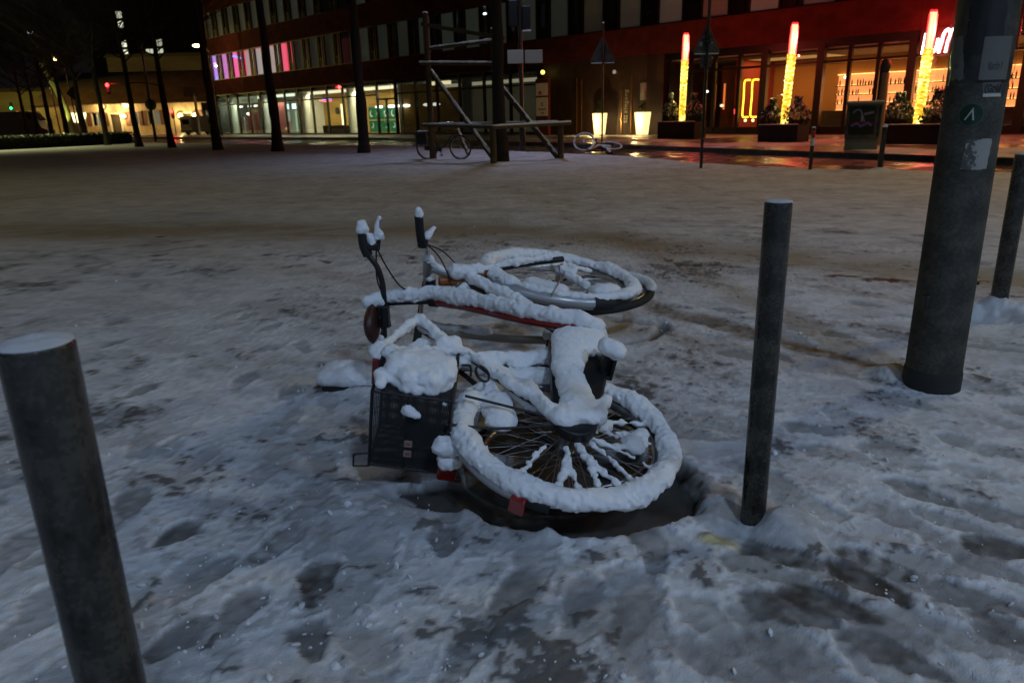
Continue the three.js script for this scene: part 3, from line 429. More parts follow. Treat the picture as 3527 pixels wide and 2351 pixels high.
// ---------------------------------------------------------------- street lamps that light the square, several of them added
function streetLamp(key, label, pole, reach, bare) {
  const s = STREET[key], [hx, hy, hz] = s.at, t = bare ?? thing('street_lamp', label, 'street lamp', pole), base = bare ? [bare.position.x, 0, bare.position.z] : pole;
  const P = (x, y, z) => [x - base[0], y, z - base[2]];
  if (!bare) mesh('mast', merge([lathe([[0.001, 0], [0.09, 0], [0.085, 0.4], [0.05, hy + 0.15], [0.001, hy + 0.16]], 20)]), M.galv, t);
  mesh('arm', tube([[0, hy - (bare ? 0.3 : 0), 0], P(lerp(base[0], hx, .5), hy + 0.22, lerp(base[2], hz, .5)), P(hx, hy + 0.16, hz)], 0.03), M.galv, t);
  const hs = (s.size ?? 0.15) / 0.15; mesh('lamp_housing', lathe([[0.001, 0.2], [0.12, 0.18], [0.2, 0.1], [0.21, 0.05], [0.19, 0.05], [0.17, 0.09], [0.001, 0.1]], 24).scale(hs, 1, hs).translate(...P(hx, hy, hz)), M.darkMetal, t);
  mesh('lamp_glass', new THREE.SphereGeometry(0.15, 20, 12, 0, 6.3, Math.PI / 2, Math.PI / 2).scale(hs, 0.35, hs).translate(...P(hx, hy + 0.07, hz)), glow(s.color, 14 / (hs * hs)), t);
  const l = new THREE.SpotLight(lin(...s.color), s.power, 0, rad(s.cone ?? 62), 0.6, 2); l.name = key + '_street_light'; l.position.set(hx, hy - 0.02, hz); l.target.position.set(hx + (s.aim[0] - hx) * 0.35, 0, hz + (s.aim[2] - hz) * 0.35); l.castShadow = true; l.shadow.radius = s.size ? s.size / 0.02 : 22; scene.add(l, l.target); l.target.name = key + '_aim';
}
streetLamp('behind', 'unseen cool white lamp standing straight behind the viewer', [4.5, 0, 6.9]);
streetLamp('fillBehindLeft', 'added cool white fill lamp behind the viewer on the left', [-7.8, 0, 5.6]);
streetLamp('fillBehindRight', 'added cool white fill lamp behind the viewer on the right', [10.9, 0, 4.6]);
streetLamp('fillBehindFar', 'added cool white fill lamp farthest behind the viewer', [-2.6, 0, 13.6]);
streetLamp('mast', 'tall sodium mast at the right of the square near the street', [21.5, 0, -13.4]);
streetLamp('right', 'added sodium fill lamp at the right of the square', [21.5, 0, -2.8]);
streetLamp('fillWest', 'added yellowish fill lamp at the left of the square', [-18.5, 0, -8.2]);
streetLamp('left', 'yellowish street lamp beyond the hedge on the left', [-35.6, 0, -43.4]);

// ---------------------------------------------------------------- steel bollards
function bollard(p, r, hgt, label, lean = [0, 0]) {
  const t = thing('bollard', label, 'bollard', p, rr(0, 6), 'plain steel bollards on the square'); t.rotation.order = 'XYZ'; t.rotation.x = lean[0]; t.rotation.z = lean[1];
  const prof = [[0.001, -0.06], [r, -0.06], [r, hgt - 0.004], [r - 0.004, hgt], [0.001, hgt]]; const g = lathe(prof, 40), uv = g.attributes.uv; for (let i = 0; i < uv.count; i++) uv.setXY(i, uv.getX(i), g.attributes.position.getY(i) * 4);
  mesh('post', g, M.galv, t);
  const s = new THREE.SphereGeometry(1, 40, 20), q = s.attributes.position; for (let i = 0; i < q.count; i++) { const x = q.getX(i), y = q.getY(i), z = q.getZ(i), n = fbm(x * 3 + p[0] * 7, z * 3, 500, 3) - 0.5; q.setXYZ(i, x * (r * 0.99 + 0.003 * n), hgt + (y > 0 ? y * (r * 0.16 + 0.006 * n) : y * 0.002), z * (r * 0.99 + 0.003 * n)); } s.computeVertexNormals();
  mesh('snow_cap', s, M.oldSnow ??= std([0.45, 0.46, 0.48], 0.9), t); return t;
}
bollard([-0.494, 0, -0.728], 0.0365, 0.918, 'thick dark bollard standing closest to the viewer at the left edge');
bollard([0.667, 0, -1.823], 0.0335, 0.914, 'grey bollard with snow cap beside the fallen bicycle rear wheel', [0, 0.004]);
bollard([2.70, 0, -3.919], 0.0435, 0.88, 'grey bollard behind the big stickered lamp post at the right edge');
{ const t = thing('marker_post', 'slim bollard with red and white bands near the kerb', 'bollard', [5.7, 0, -14.1]);
  mesh('post', lathe([[0.001, -0.1], [0.034, -0.1], [0.034, 0.8], [0.001, 0.81]], 20), M.galv, t);
  mesh('red_band', cyl([0, 0.62, 0], [0, 0.76, 0], 0.0365, 0.0365, 20, true), std([0.35, 0.02, 0.02], 0.5), t);
  mesh('white_band', cyl([0, 0.48, 0], [0, 0.62, 0], 0.0362, 0.0362, 20, true), std([0.6, 0.6, 0.58], 0.6), t);
  mesh('snow_cap', new THREE.SphereGeometry(0.036, 16, 8).scale(1, 0.6, 1).translate(0, 0.805, 0), M.snow, t); }
{ const t = thing('kerb_bollard', 'slim plain bollard with snowy cap in front of the utility cabinet', 'bollard', [6.77, 0, -13.6]);
  mesh('post', lathe([[0.001, -0.1], [0.045, -0.1], [0.045, 0.8], [0.001, 0.81]], 20), M.galv, t);
  mesh('snow_cap', new THREE.SphereGeometry(0.05, 18, 10).scale(1, 0.75, 1).translate(0, 0.81, 0), M.snow, t); }

// ---------------------------------------------------------------- big stickered lamp post

function textTex(w, h, draw, bg) { const c = document.createElement('canvas'); c.width = w; c.height = h; const x = c.getContext('2d'); x.fillStyle = bg; x.fillRect(0, 0, w, h); draw(x); const t = new THREE.CanvasTexture(c); t.colorSpace = THREE.SRGBColorSpace; return t; }
{
  const R = 0.101, t = thing('lamp_post', 'thick grey lamp post plastered with stickers and peeling tape', 'lamp post', [1.746, 0, -2.859]);
  const prof = [[0.001, -0.1], [0.109, -0.1], [0.109, 0.085], [0.106, 0.10]]; const g0 = lathe(prof, 48); mesh('base_sleeve', g0, std([0.02, 0.02, 0.019], 0.75), t);
  const g = lathe([[R + 0.004, 0.095], [R + 0.002, 0.5], [R, 1.0], [R - 0.004, 2.4], [0.07, 6.4], [0.001, 6.41]], 48), uv = g.attributes.uv; for (let i = 0; i < uv.count; i++) uv.setXY(i, uv.getX(i) * 2, g.attributes.position.getY(i) * 3.2);
  const paint = std([0.12, 0.115, 0.095], 0.75, 0.05, { map: M.speckle }); mesh('pole', g, paint, t);
  const head = mesh('lamp_head', box(0.22, 0.1, 0.7, 0, 6.45, 0.3, 0.04), M.darkMetal, t);
  // wrapped papers: [angle toward +x, y, width, height, material, tilt]
  const facing = Math.atan2(-1.746, 2.859);                         // direction of the square from the pole
  const wrap = (name, a0, a1, y0, y1, m, dr = 0.0012, slant = 0, ragged = 0) => {
    const n = 24, rows = 14, P = [], U = [], I = [];
    for (let j = 0; j <= rows; j++) for (let i = 0; i <= n; i++) { const u = i / n, v = j / rows, e = ragged * (fbm(u * 6 + y0 * 9, v * 6, 610, 3) - 0.5), a = facing + lerp(a0, a1, u) + slant * (v - 0.5) + (i === 0 || i === n ? e : 0), y = lerp(y0, y1, v) + (j === 0 || j === rows ? e * 0.25 : 0), rr2 = R - (y - 1) * 0.003 + dr + (name === 'clear_tape' ? 0.006 : 0.0008) * fbm(u * 14, v * 9, 620, 2); P.push(Math.sin(a) * rr2, y, Math.cos(a) * rr2); U.push(u, v); if (i < n && j < rows) { const k = j * (n + 1) + i; I.push(k, k + 1, k + n + 2, k, k + n + 2, k + n + 1); } }
    const q = new THREE.BufferGeometry(); q.setAttribute('position', new THREE.Float32BufferAttribute(P, 3)); q.setAttribute('uv', new THREE.Float32BufferAttribute(U, 2)); q.setIndex(I); q.computeVertexNormals(); m.side = THREE.DoubleSide; return mesh(name, q, m, t);
  };
  const rag = (w, h, c, s) => textTex(w, h, (x) => { for (let i = 0; i < 240; i++) { x.fillStyle = i % 2 ? `rgba(30,30,28,${rr(.02, .25)})` : `rgba(200,198,190,${rr(.02, .2)})`; x.beginPath(); x.arc(rr(0, w), rr(0, h), rr(2, 22) * s, 0, 7); x.fill(); } }, c);
  wrap('paper_wrap', -1.55, 1.75, 1.215, 1.62, std([0.16, 0.16, 0.155], 0.5, 0, { map: rag(256, 256, '#7b7a74', 1) }), 0.0012, 0, 0.12);
  wrap('black_bag', -0.62, 0.5, 1.30, 1.6, std([0.012, 0.012, 0.012], 0.45), 0.002, -0.1, 0.35);
  wrap('torn_poster', -1.35, -0.55, 1.22, 1.37, std([0.8, 0.8, 0.78], 0.6, 0, { map: textTex(256, 256, (x) => { x.fillStyle = '#222'; x.font = 'bold 44px sans-serif'; x.fillText('er', 150, 190); }, '#6d6d69') }), 0.0042, -0.25, 0.1);
  wrap('name_poster', 0.02, 0.98, 1.21, 1.36, std([0.9, 0.9, 0.88], 0.5, 0, { map: textTex(512, 256, (x) => { x.fillStyle = '#1c1c1c'; x.font = 'bold 62px sans-serif'; x.fillText('Martin P', 120, 190); x.fillRect(0, 246, 512, 10); }, '#62615c') }), 0.0042);
  wrap('clear_tape', -1.6, 1.8, 1.20, 1.64, new THREE.MeshPhysicalMaterial({ color: lin(1, 1, 1), roughness: 0.1, transmission: 1, thickness: 0, ior: 1.4 }), 0.0075);
  wrap('tag_sticker', 0.2, 0.84, 1.158, 1.208, std([0.9, 0.9, 0.88], 0.5, 0, { map: textTex(256, 128, (x) => { x.strokeStyle = '#151515'; x.lineWidth = 9; x.font = 'italic bold 84px serif'; x.strokeText('(Gr4#', 14, 84); x.fillStyle = '#b8b5a8'; x.fillRect(0, 100, 256, 28); }, '#55544f') }), 0.002, -0.08);
  { // round green sticker with a white caret-like stroke
    const tx = textTex(256, 256, (x) => { x.fillStyle = '#3f4f45'; x.beginPath(); x.arc(128, 128, 126, 0, 7); x.fill(); x.fillStyle = '#08291b'; x.beginPath(); x.arc(128, 128, 117, 0, 7); x.fill(); x.strokeStyle = '#9aa097'; x.lineWidth = 17; x.beginPath(); x.moveTo(74, 186); x.lineTo(140, 74); x.lineTo(158, 190); x.stroke(); }, '#0c3a26');
    const n = 28, P = [], U = [], I = []; for (let i = 0; i <= n; i++) { const a = i / n * Math.PI * 2; for (const k of [0, 1]) { const u = k * Math.cos(a), v = k * Math.sin(a), th = facing - 0.04 + u * 0.041 / R; P.push(Math.sin(th) * (R + 0.002), 1.098 + v * 0.041, Math.cos(th) * (R + 0.002)); U.push(0.5 + u / 2, 0.5 + v / 2); } if (i < n) I.push(i * 2, i * 2 + 1, i * 2 + 3); }
    const q = new THREE.BufferGeometry(); q.setAttribute('position', new THREE.Float32BufferAttribute(P, 3)); q.setAttribute('uv', new THREE.Float32BufferAttribute(U, 2)); q.setIndex(I); q.computeVertexNormals(); mesh('round_sticker', q, std([1, 1, 1], 0.4, 0, { map: tx, side: THREE.DoubleSide }), t); }
  wrap('white_label', -0.08, 0.78, 0.905, 1.012, std([1, 1, 1], 0.6, 0, { map: textTex(256, 256, (x) => { x.fillStyle = 'rgba(70,70,66,.75)'; for (let i = 0; i < 90; i++) { x.beginPath(); x.arc(rr(0, 120) * rr(.3, 1.2), rr(0, 256), rr(4, 24), 0, 7); x.fill(); } }, '#8d8b82') }), 0.0018, 0.06, 0.05);
  mesh('access_latch', box(0.02, 0.05, 0.03, -0.096, 0.39, 0.045, 0.004), M.black, t);
  mesh('bolt', new THREE.SphereGeometry(0.008, 10, 8).translate(0.096, 0.46, 0.045), M.darkMetal, t); mesh('bolt', new THREE.SphereGeometry(0.006, 10, 8).translate(0.075, 0.1, 0.08), M.alu, t);
}

// ---------------------------------------------------------------- bicycles
// bicycle space: x forward, y up, z to the right-hand side
function wheel(name, parent, p, R = 0.33, spokes = 32, tw = 0.021) {
  const w = sub(name, parent, p), spokeList = [];
  mesh('tyre', new THREE.TorusGeometry(R - tw, tw, 12, 72), M.rubber, w);
  mesh('rim', merge([new THREE.TorusGeometry(R - 0.052, 0.0095, 8, 72).scale(1, 1, 1.5)]), M.alu, w);
  for (let i = 0; i < spokes; i++) { const a = i / spokes * Math.PI * 2, s = i % 2 ? 1 : -1, b = a + (i % 4 < 2 ? 0.5 : -0.5); spokeList.push(cyl([Math.cos(b) * 0.022, Math.sin(b) * 0.022, 0.03 * s], [Math.cos(a) * (R - 0.057), Math.sin(a) * (R - 0.057), 0.003 * s], 0.0013, 0.0013, 5)); }
  mesh('spokes', merge(spokeList), M.alu, w);
  mesh('hub', merge([cyl([0, 0, -0.045], [0, 0, 0.045], 0.018, 0.018, 16), cyl([0, 0, -0.034], [0, 0, -0.028], 0.028, 0.028, 16), cyl([0, 0, 0.028], [0, 0, 0.034], 0.028, 0.028, 16), cyl([0, 0, -0.07], [0, 0, 0.07], 0.006, 0.006, 8)]), M.alu, w);
  return w;
}
function mudguard(a0, a1, R, half = 0.027, seg = 40) {
  const P = [], U = [], I = [], n = 8;
  for (let i = 0; i <= seg; i++) for (let j = 0; j <= n; j++) { const a = lerp(a0, a1, i / seg), v = j / n * 2 - 1, r = R - 0.02 * v * v; P.push(Math.cos(a) * r, Math.sin(a) * r, v * half); U.push(i / seg * 4, j / n); if (i < seg && j < n) { const k = i * (n + 1) + j; I.push(k, k + 1, k + n + 2, k, k + n + 2, k + n + 1); } }
  const g = new THREE.BufferGeometry(); g.setAttribute('position', new THREE.Float32BufferAttribute(P, 3)); g.setAttribute('uv', new THREE.Float32BufferAttribute(U, 2)); g.setIndex(I); g.computeVertexNormals(); return g;
}
M.silverGuard = std([0.42, 0.43, 0.44], 0.32, 0.3, { side: THREE.DoubleSide });
const onTube = (pts, r, th, up = 2) => { const out = []; for (let i = 0; i < pts.length - 1; i++) { const a = [...pts[i]], b = [...pts[i + 1]]; a[up] += r * 0.85 + th * 0.3; b[up] += r * 0.85 + th * 0.3; out.push(cap(a, b, r * 0.5 + th * 0.4, undefined, 1.12)); } return out; };
function ringSnow(R, minor, z, gaps = () => 1, n = 60) { const out = []; for (let i = 0; i < n; i++) { const a = i / n * Math.PI * 2, b = (i + 1) / n * Math.PI * 2, k = gaps(a), k2 = gaps(b); if (k < 0.15 && k2 < 0.15) continue; const m = (t) => minor * (0.82 + 0.36 * n2(t * 3 + 5, R * 9, 700)); out.push(cap([Math.cos(a) * R, Math.sin(a) * R, z], [Math.cos(b) * R, Math.sin(b) * R, z], m(a) * Math.max(k, 0.2), m(b) * Math.max(k2, 0.2), 0.78)); } return out; }
{
  const A = thing('fallen_bicycle', 'fallen city bicycle under thick snow with black mesh basket and chrome handlebar', 'bicycle');
  const mA = new THREE.Matrix4().makeBasis(V(0.038, 0.284, -0.958).normalize(), V(-0.986, 0.166, 0.010).normalize(), V(0.162, 0.944, 0.287).normalize()).setPosition(0.174, 0.18, -2.061);
  mA.decompose(A.position, A.quaternion, A.scale); A.scale.set(1, 1, 1);
  // rear wheel
  const rw = wheel('rear_wheel', A, [0, 0.02, 0.004]); rw.rotation.y = rad(6);
  mesh('mudguard', mudguard(rad(30), rad(158), 0.352), M.silverGuard, rw);
  mesh('mud_flap', mudguard(rad(158), rad(170), 0.353, 0.028, 6), std([0.012, 0.012, 0.012], 0.7, 0, { side: THREE.DoubleSide }), rw);
  mesh('reflector', box(0.02, 0.045, 0.05, 0, 0, 0, 0.006).applyMatrix4(new THREE.Matrix4().makeRotationZ(rad(156)).setPosition(Math.cos(rad(156)) * 0.358, Math.sin(rad(156)) * 0.358, -0.012)), M.redLens, rw);
  const rs = [...ringSnow(0.319, 0.033, 0.025)];
  for (const [d, k, f0, f1, sw] of [[196, .8, .25, 1, .2], [187, .7, .3, 1, -.25], [214, .8, .35, 1, -.3], [221, .75, .3, 1, .3], [243, .6, .2, .9, .2], [262, .7, .25, .8, -.3], [268, .8, .5, 1, .25], [284, .7, .3, .95, -.2], [292, .9, .4, 1, .3], [171, .7, .5, 1, .2], [150, .7, .4, 1, -.2]]) { const a = rad(d), p = (q, o2) => [Math.cos(a + sw * (1 - q)) * 0.3 * q, Math.sin(a + sw * (1 - q)) * 0.3 * q, lerp(0.03, 0.012, q) + o2], n = 4; for (let i = 0; i < n; i++) rs.push(cap(p(lerp(f0, f1, i / n), 0), p(lerp(f0, f1, (i + 1) / n), 0), 0.0085 * k * rr(.7, 1.35), 0.0085 * k * rr(.7, 1.35), 0.9)); }
  rs.push(cap([-0.02, -0.21, 0.02], [0.03, -0.24, 0.025], 0.04, 0.03, .7), cap([0.06, -0.13, 0.02], [0.02, -0.06, 0.03], 0.026, 0.02, .8), cap([0.02, 0.2, 0.02], [0.12, 0.22, 0.02], 0.05, 0.05, .6), cap([0.2, 0.16, 0.02], [0.12, 0.1, 0.02], 0.04, 0.03, .6));
  mesh('snow_cover', snowGeo(rs, 0.0044, { up: 2, amp: 0.009, scale: 0.026 }), M.snow, rw);
  // front wheel, a little turned
  const fw = wheel('front_wheel', A, [1.07, 0, -0.03]); fw.rotation.y = rad(14);
  mesh('mudguard', mudguard(rad(70), rad(200), 0.352), M.silverGuard, fw);
  mesh('mud_flap', mudguard(rad(200), rad(216), 0.354, 0.029, 8), std([0.012, 0.012, 0.012], 0.7, 0, { side: THREE.DoubleSide }), fw);
  mesh('mudguard_stay', tube([[0.01, 0.0, 0.06], [-0.12, 0.16, 0.05], [-0.24, 0.28, 0.03]], 0.0028), M.alu, fw);
  mesh('mudguard_stay', tube([[0.0, 0.01, 0.06], [-0.2, 0.02, 0.05], [-0.37, 0.06, 0.03]], 0.0028), M.alu, fw);
  const fs = ringSnow(0.319, 0.031, 0.024, (a) => { const d = ((a * 180 / Math.PI) + 360) % 360; return d > 140 && d < 225 ? 0.55 : d > 225 && d < 250 ? 0.8 : 1; });
  fs.push(cap([-0.18, -0.16, 0.01], [-0.14, -0.2, 0.02], 0.05, 0.04, .8), cap([-0.17, 0.12, 0.02], [-0.24, 0.02, 0.02], 0.035, 0.04, .5), cap([0.16, 0.1, 0.01], [0.22, 0, 0.01], 0.05, 0.05, .5), cap([0.05, -0.05, 0.05], [0.1, -0.14, 0.03], 0.02, 0.012, .8), cap([0, 0, 0.04], [-0.02, -0.05, 0.05], 0.022, 0.02), cap([0.06, 0.03, 0.04], [0.2, -0.06, 0.02], 0.014, 0.012), cap([-0.05, -0.03, 0.035], [-0.12, -0.1, 0.02], 0.014, 0.02));
  mesh('snow_cover', snowGeo(fs, 0.0058, { up: 2, amp: 0.009, scale: 0.026 }), M.snow, fw);
  // frame
  const fr = sub('frame', A);
  const seatTube = [[0.43, -0.05, 0], [0.30, 0.36, 0.0], [0.26, 0.49, 0]], mainTube = [[0.43, -0.05, 0], [0.56, -0.02, 0], [0.76, 0.2, 0], [0.9, 0.4, 0]];
  const stay = (s) => [[0, 0, 0.055 * s], [0.153, 0.203, 0.05 * s], [0.304, 0.345, 0.04 * s], [0.44, 0.52, 0.03 * s]];
  mesh('seat_tube', tube(seatTube, 0.016), M.black, fr); mesh('down_tube', tube(mainTube, 0.021), M.black, fr);
  mesh('head_tube', cyl([0.905, 0.36, 0], [0.86, 0.5, 0], 0.02), M.orangePaint, fr);
  for (const s of [-1, 1]) { mesh('seat_stay', tube(stay(s), 0.009), M.black, fr); mesh('chain_stay', cyl([0, 0, 0.06 * s], [0.42, -0.05, 0.04 * s], 0.01), M.black, fr); }
  mesh('snow_cover', snowGeo([...onTube(seatTube, 0.017, 0.038), ...onTube(mainTube, 0.02, 0.03), ...onTube(stay(1), 0.009, 0.028), ...onTube([[0.90, 0.38, 0.02], [0.87, 0.44, 0.02]], 0.016, 0.045), cap([0.42, 0.06, 0.02], [0.34, 0.18, 0.02], 0.036, 0.03, .6), cap([0.15, 0.28, 0.01], [0.26, 0.23, 0.01], 0.04, 0.045, .6), cap([0.2, 0.14, 0.02], [0.3, 0.3, 0.01], 0.032, 0.036, .6)], 0.0056, { up: 2 }), M.snow, fr);
  // chain case
  const hull = (r1, r2) => { const s = new THREE.Shape(); s.absarc(0.42, -0.04, r1, -Math.PI / 2, Math.PI / 2); s.absarc(0, 0, r2, Math.PI / 2, Math.PI * 1.5); return s; };
  const cc = mesh('chain_case', new THREE.ExtrudeGeometry(hull(0.105, 0.06), { depth: 0.022, bevelSize: 0.008, bevelThickness: 0.008, curveSegments: 20 }).translate(0, 0, 0.05), M.black, A);
  mesh('snow_cover', snowGeo([cap([0.42, -0.045, 0.092], [0.40, 0.0, 0.092], 0.082, 0.072, 0.5), cap([0.40, 0.0, 0.095], [0.24, 0.02, 0.09], 0.07, 0.05, 0.55), cap([0.24, 0.02, 0.09], [0.08, -0.012, 0.085], 0.05, 0.056, 0.55), cap([0.08, -0.012, 0.085], [0.0, 0.03, 0.08], 0.052, 0.038, 0.55), cap([0.0, 0.05, 0.085], [0.02, -0.07, 0.085], 0.034, 0.03, .8), cap([0.02, -0.07, 0.085], [0.11, -0.10, 0.085], 0.022, 0.018), cap([0.03, 0.08, 0.075], [0.16, 0.15, 0.06], 0.024, 0.026)], 0.0055, { up: 2, amp: 0.008 }), M.snow, cc);
  // crank and pedal
  const cr = mesh('crank', barBox([0.42, -0.05, 0.075], [0.292, -0.135, 0.095], 0.016, 0.022), M.alu, A);
  const pe = mesh('pedal', merge([box(0.05, 0.012, 0.095, 0.275, -0.132, 0.105, 0.003), box(0.05, 0.012, 0.095, 0.275, -0.098, 0.105, 0.003), box(0.012, 0.04, 0.09, 0.275, -0.115, 0.105, 0.002), box(0.05, 0.04, 0.012, 0.275, -0.115, 0.064, 0.002), box(0.05, 0.04, 0.012, 0.275, -0.115, 0.146, 0.002)]), M.black, A);
  mesh('snow_cover', snowGeo([cap([0.268, -0.13, 0.168], [0.282, -0.1, 0.17], 0.034, 0.034, 0.85)], 0.0055, { up: 2, amp: 0.006 }), M.snow, pe);
  mesh('pedal', box(0.09, 0.06, 0.025, 0.57, 0.03, -0.06, 0.006), M.black, A); 
  // saddle tube and rear rack with basket
  const rack = sub('rear_rack', A);
  mesh('rod', tube([[-0.075, 0.385, 0.06], [-0.07, 0.24, 0.064], [-0.02, 0.05, 0.066]], 0.0042), M.black, rack);
  mesh('rod', tube([[0.05, 0.34, 0.075], [0.03, 0.2, 0.07], [0.0, 0.03, 0.066]], 0.0042), M.black, rack);
  for (const r of [-0.06, 0.06]) mesh('rail', cyl([-0.1, 0.372, r], [0.33, 0.38, r], 0.006), M.black, rack);
  for (const f of [-0.08, 0.06, 0.2]) mesh('cross_bar', cyl([f, 0.375, -0.06], [f, 0.375, 0.06], 0.005), M.black, rack);
  const strutPts = [[[0.23, 0.634, 0.06], [0.345, 0.585, 0.06], [0.445, 0.537, 0.06]], [[0.225, 0.63, 0.05], [0.27, 0.49, 0.05], [0.305, 0.345, 0.05]], [[0.44, 0.53, 0.06], [0.38, 0.47, 0.06], [0.33, 0.43, 0.05]]];
  strutPts.forEach((p) => mesh('strut', tube(p, 0.0075), M.black, rack));
  mesh('snow_cover', snowGeo([...strutPts.flatMap((p) => onTube(p, 0.008, 0.026)), cap([0.32, 0.43, 0.07], [0.33, 0.40, 0.07], 0.034, 0.03, .8), cap([0.23, 0.63, 0.07], [0.21, 0.62, 0.07], 0.034, 0.03, .8), cap([0.3, 0.55, 0.02], [0.37, 0.5, 0.02], 0.03, 0.03, .8)], 0.0055, { up: 2 }), M.snow, rack);
  const tl = mesh('tail_light', box(0.03, 0.058, 0.12, -0.095, 0.365, -0.075, 0.008), M.redLens, A);
  mesh('snow_cover', snowGeo([cap([-0.1, 0.385, -0.005], [-0.095, 0.35, -0.005], 0.034, 0.03, .9)], 0.0055, { up: 2, amp: 0.008 }), M.snow, tl);
  mesh('snow_cover', snowGeo([cap([-0.112, 0.375, -0.05], [-0.112, 0.345, -0.05], 0.026, 0.024, .9)], 0.0058, { up: 2, amp: 0.008 }), M.snow, tl);
  const bk = sub('wire_basket', A), x0 = -0.06, x1 = 0.14, y0 = 0.375, y1 = 0.605, z0 = -0.15, z1 = 0.135, wires = [], thin = (a, b) => wires.push(cyl(a, b, 0.0012, 0.0012, 4, true));
  const st = 0.0046;
  for (const x of [x0, x1]) { for (let y = y0; y <= y1; y += st) thin([x, y, z0], [x, y, z1]); for (let z = z0; z <= z1; z += st) thin([x, y0, z], [x, y1, z]); }
  for (const z of [z0, z1]) { for (let y = y0; y <= y1; y += st) thin([x0, y, z], [x1, y, z]); for (let x = x0; x <= x1; x += st) thin([x, y0, z], [x, y1, z]); }
  for (let z = z0; z <= z1; z += st) thin([x0, y0, z], [x1, y0, z]); for (let x = x0; x <= x1; x += st) thin([x, y0, z0], [x, y0, z1]);
  mesh('mesh_panels', merge(wires), M.black, bk);
  const loop = (y, e, r) => mesh('rim_wire', merge([cyl([x0 - e, y, z0 - e], [x1 + e, y, z0 - e], r), cyl([x1 + e, y, z0 - e], [x1 + e, y, z1 + e], r), cyl([x1 + e, y, z1 + e], [x0 - e, y, z1 + e], r), cyl([x0 - e, y, z1 + e], [x0 - e, y, z0 - e], r)]), M.black, bk);
  loop(y1, 0.003, 0.0042); loop(y0, 0, 0.0042); loop(0.5, 0.001, 0.0028);
  for (const x of [x0, x1]) for (const z of [z0, z1]) mesh('corner_wire', cyl([x, y0, z], [x, y1, z], 0.0038), M.black, bk);
  mesh('hanging_lip', merge([cyl([x0 - 0.004, y1 + 0.002, -0.1], [x0 - 0.012, y1 + 0.045, -0.105], 0.003), cyl([x0 - 0.012, y1 + 0.045, -0.105], [x0 - 0.012, y1 + 0.045, z0 - 0.003], 0.003), cyl([x0 - 0.004, y1, z0 - 0.003], [x0 - 0.012, y1 + 0.045, z0 - 0.003], 0.003)]), M.black, bk);
  mesh('mount_plate', new THREE.CylinderGeometry(0.05, 0.05, 0.012, 24).rotateZ(Math.PI / 2).translate(x0 + 0.012, 0.47, 0.0), M.darkMetal, bk);
  for (const z of [-0.045, -0.085]) mesh('maker_label', box(0.002, 0.024, 0.026, x0 - 0.003, 0.49, z), std([0.55, 0.45, 0.4], 0.5, 0, { map: textTex(64, 64, (x) => { x.fillStyle = '#30201c'; x.font = 'bold 44px sans-serif'; x.fillText('z', 20, 44); }, '#c9b3aa') }), bk);
  mesh('red_side_plate', box(0.008, 0.05, 0.1, 0.145, 0.615, 0.05, 0.003), M.redPaint, bk);
  const heap = []; for (let i = 0; i < 16; i++) { const a = i / 16 * 6.283, q = i % 2 ? 0.06 : 0.03; heap.push(cap([0.045 + Math.cos(a) * 0.07, 0.48 + Math.sin(a) * 0.085, 0.142], [0.045 + Math.cos(a) * q, 0.48 + Math.sin(a) * q * 1.3, 0.16], 0.026, 0.036, .85)); } heap.push(cap([0.045, 0.43, 0.16], [0.05, 0.53, 0.163], 0.048, 0.048, .7), cap([0.10, 0.55, 0.15], [0.12, 0.58, 0.15], 0.035, 0.03, .7), cap([-0.04, 0.585, 0.15], [0.0, 0.59, 0.15], 0.022, 0.028, .8), cap([-0.062, 0.5, 0.085], [-0.062, 0.47, 0.07], 0.018, 0.012), cap([-0.05, 0.392, 0.12], [-0.05, 0.392, 0.09], 0.014, 0.009));
  mesh('snow_cover', snowGeo(heap, 0.0056, { up: 2, amp: 0.008 }), M.snow, bk);
  mesh('lock_cable', new THREE.TorusGeometry(0.034, 0.005, 8, 28).scale(1, 0.75, 1).applyMatrix4(new THREE.Matrix4().makeRotationX(0.5).setPosition(0.14, 0.295, 0.1)), M.black, A);
  mesh('lock_cable', tube([[0.2, 0.36, 0.08], [0.17, 0.335, 0.1], [0.14, 0.33, 0.085]], 0.004), M.black, A);
  // fork, stem, handlebar
  const fk = sub('fork', A);
  for (const s of [-1, 1]) mesh('fork_blade', tube([[0.92, 0.33, 0.035 * s], [0.98, 0.2, 0.055 * s], [1.09, 0.0, 0.058 * s]], 0.013), M.black, fk);
  mesh('fork_crown', cyl([0.92, 0.335, -0.05], [0.92, 0.335, 0.05], 0.02), M.orangePaint, fk);
  mesh('snow_cover', snowGeo([...onTube([[0.92, 0.34, 0.035], [0.98, 0.2, 0.055], [1.06, 0.06, 0.058]], 0.012, 0.02), cap([0.915, 0.35, 0.05], [0.90, 0.40, 0.04], 0.03, 0.03, .8)], 0.0055, { up: 2 }), M.snow, fk);
  const st2 = mesh('stem', merge([cyl([0.885, 0.42, 0.0], [0.925, 0.545, 0.015], 0.0125), cyl([0.93, 0.555, -0.02], [0.925, 0.555, 0.05], 0.021, 0.021, 14), cyl([0.885, 0.42, -0.005], [0.88, 0.44, 0.0], 0.02)]), M.alu, A);
  mesh('snow_cover', snowGeo([...onTube([[0.895, 0.46, 0.005], [0.925, 0.555, 0.03]], 0.012, 0.016), cap([0.93, 0.565, 0.06], [0.925, 0.55, 0.06], 0.02, 0.016)], 0.006, { up: 2, amp: 0.005 }), M.snow, st2);
  const hb = sub('handlebar', A);
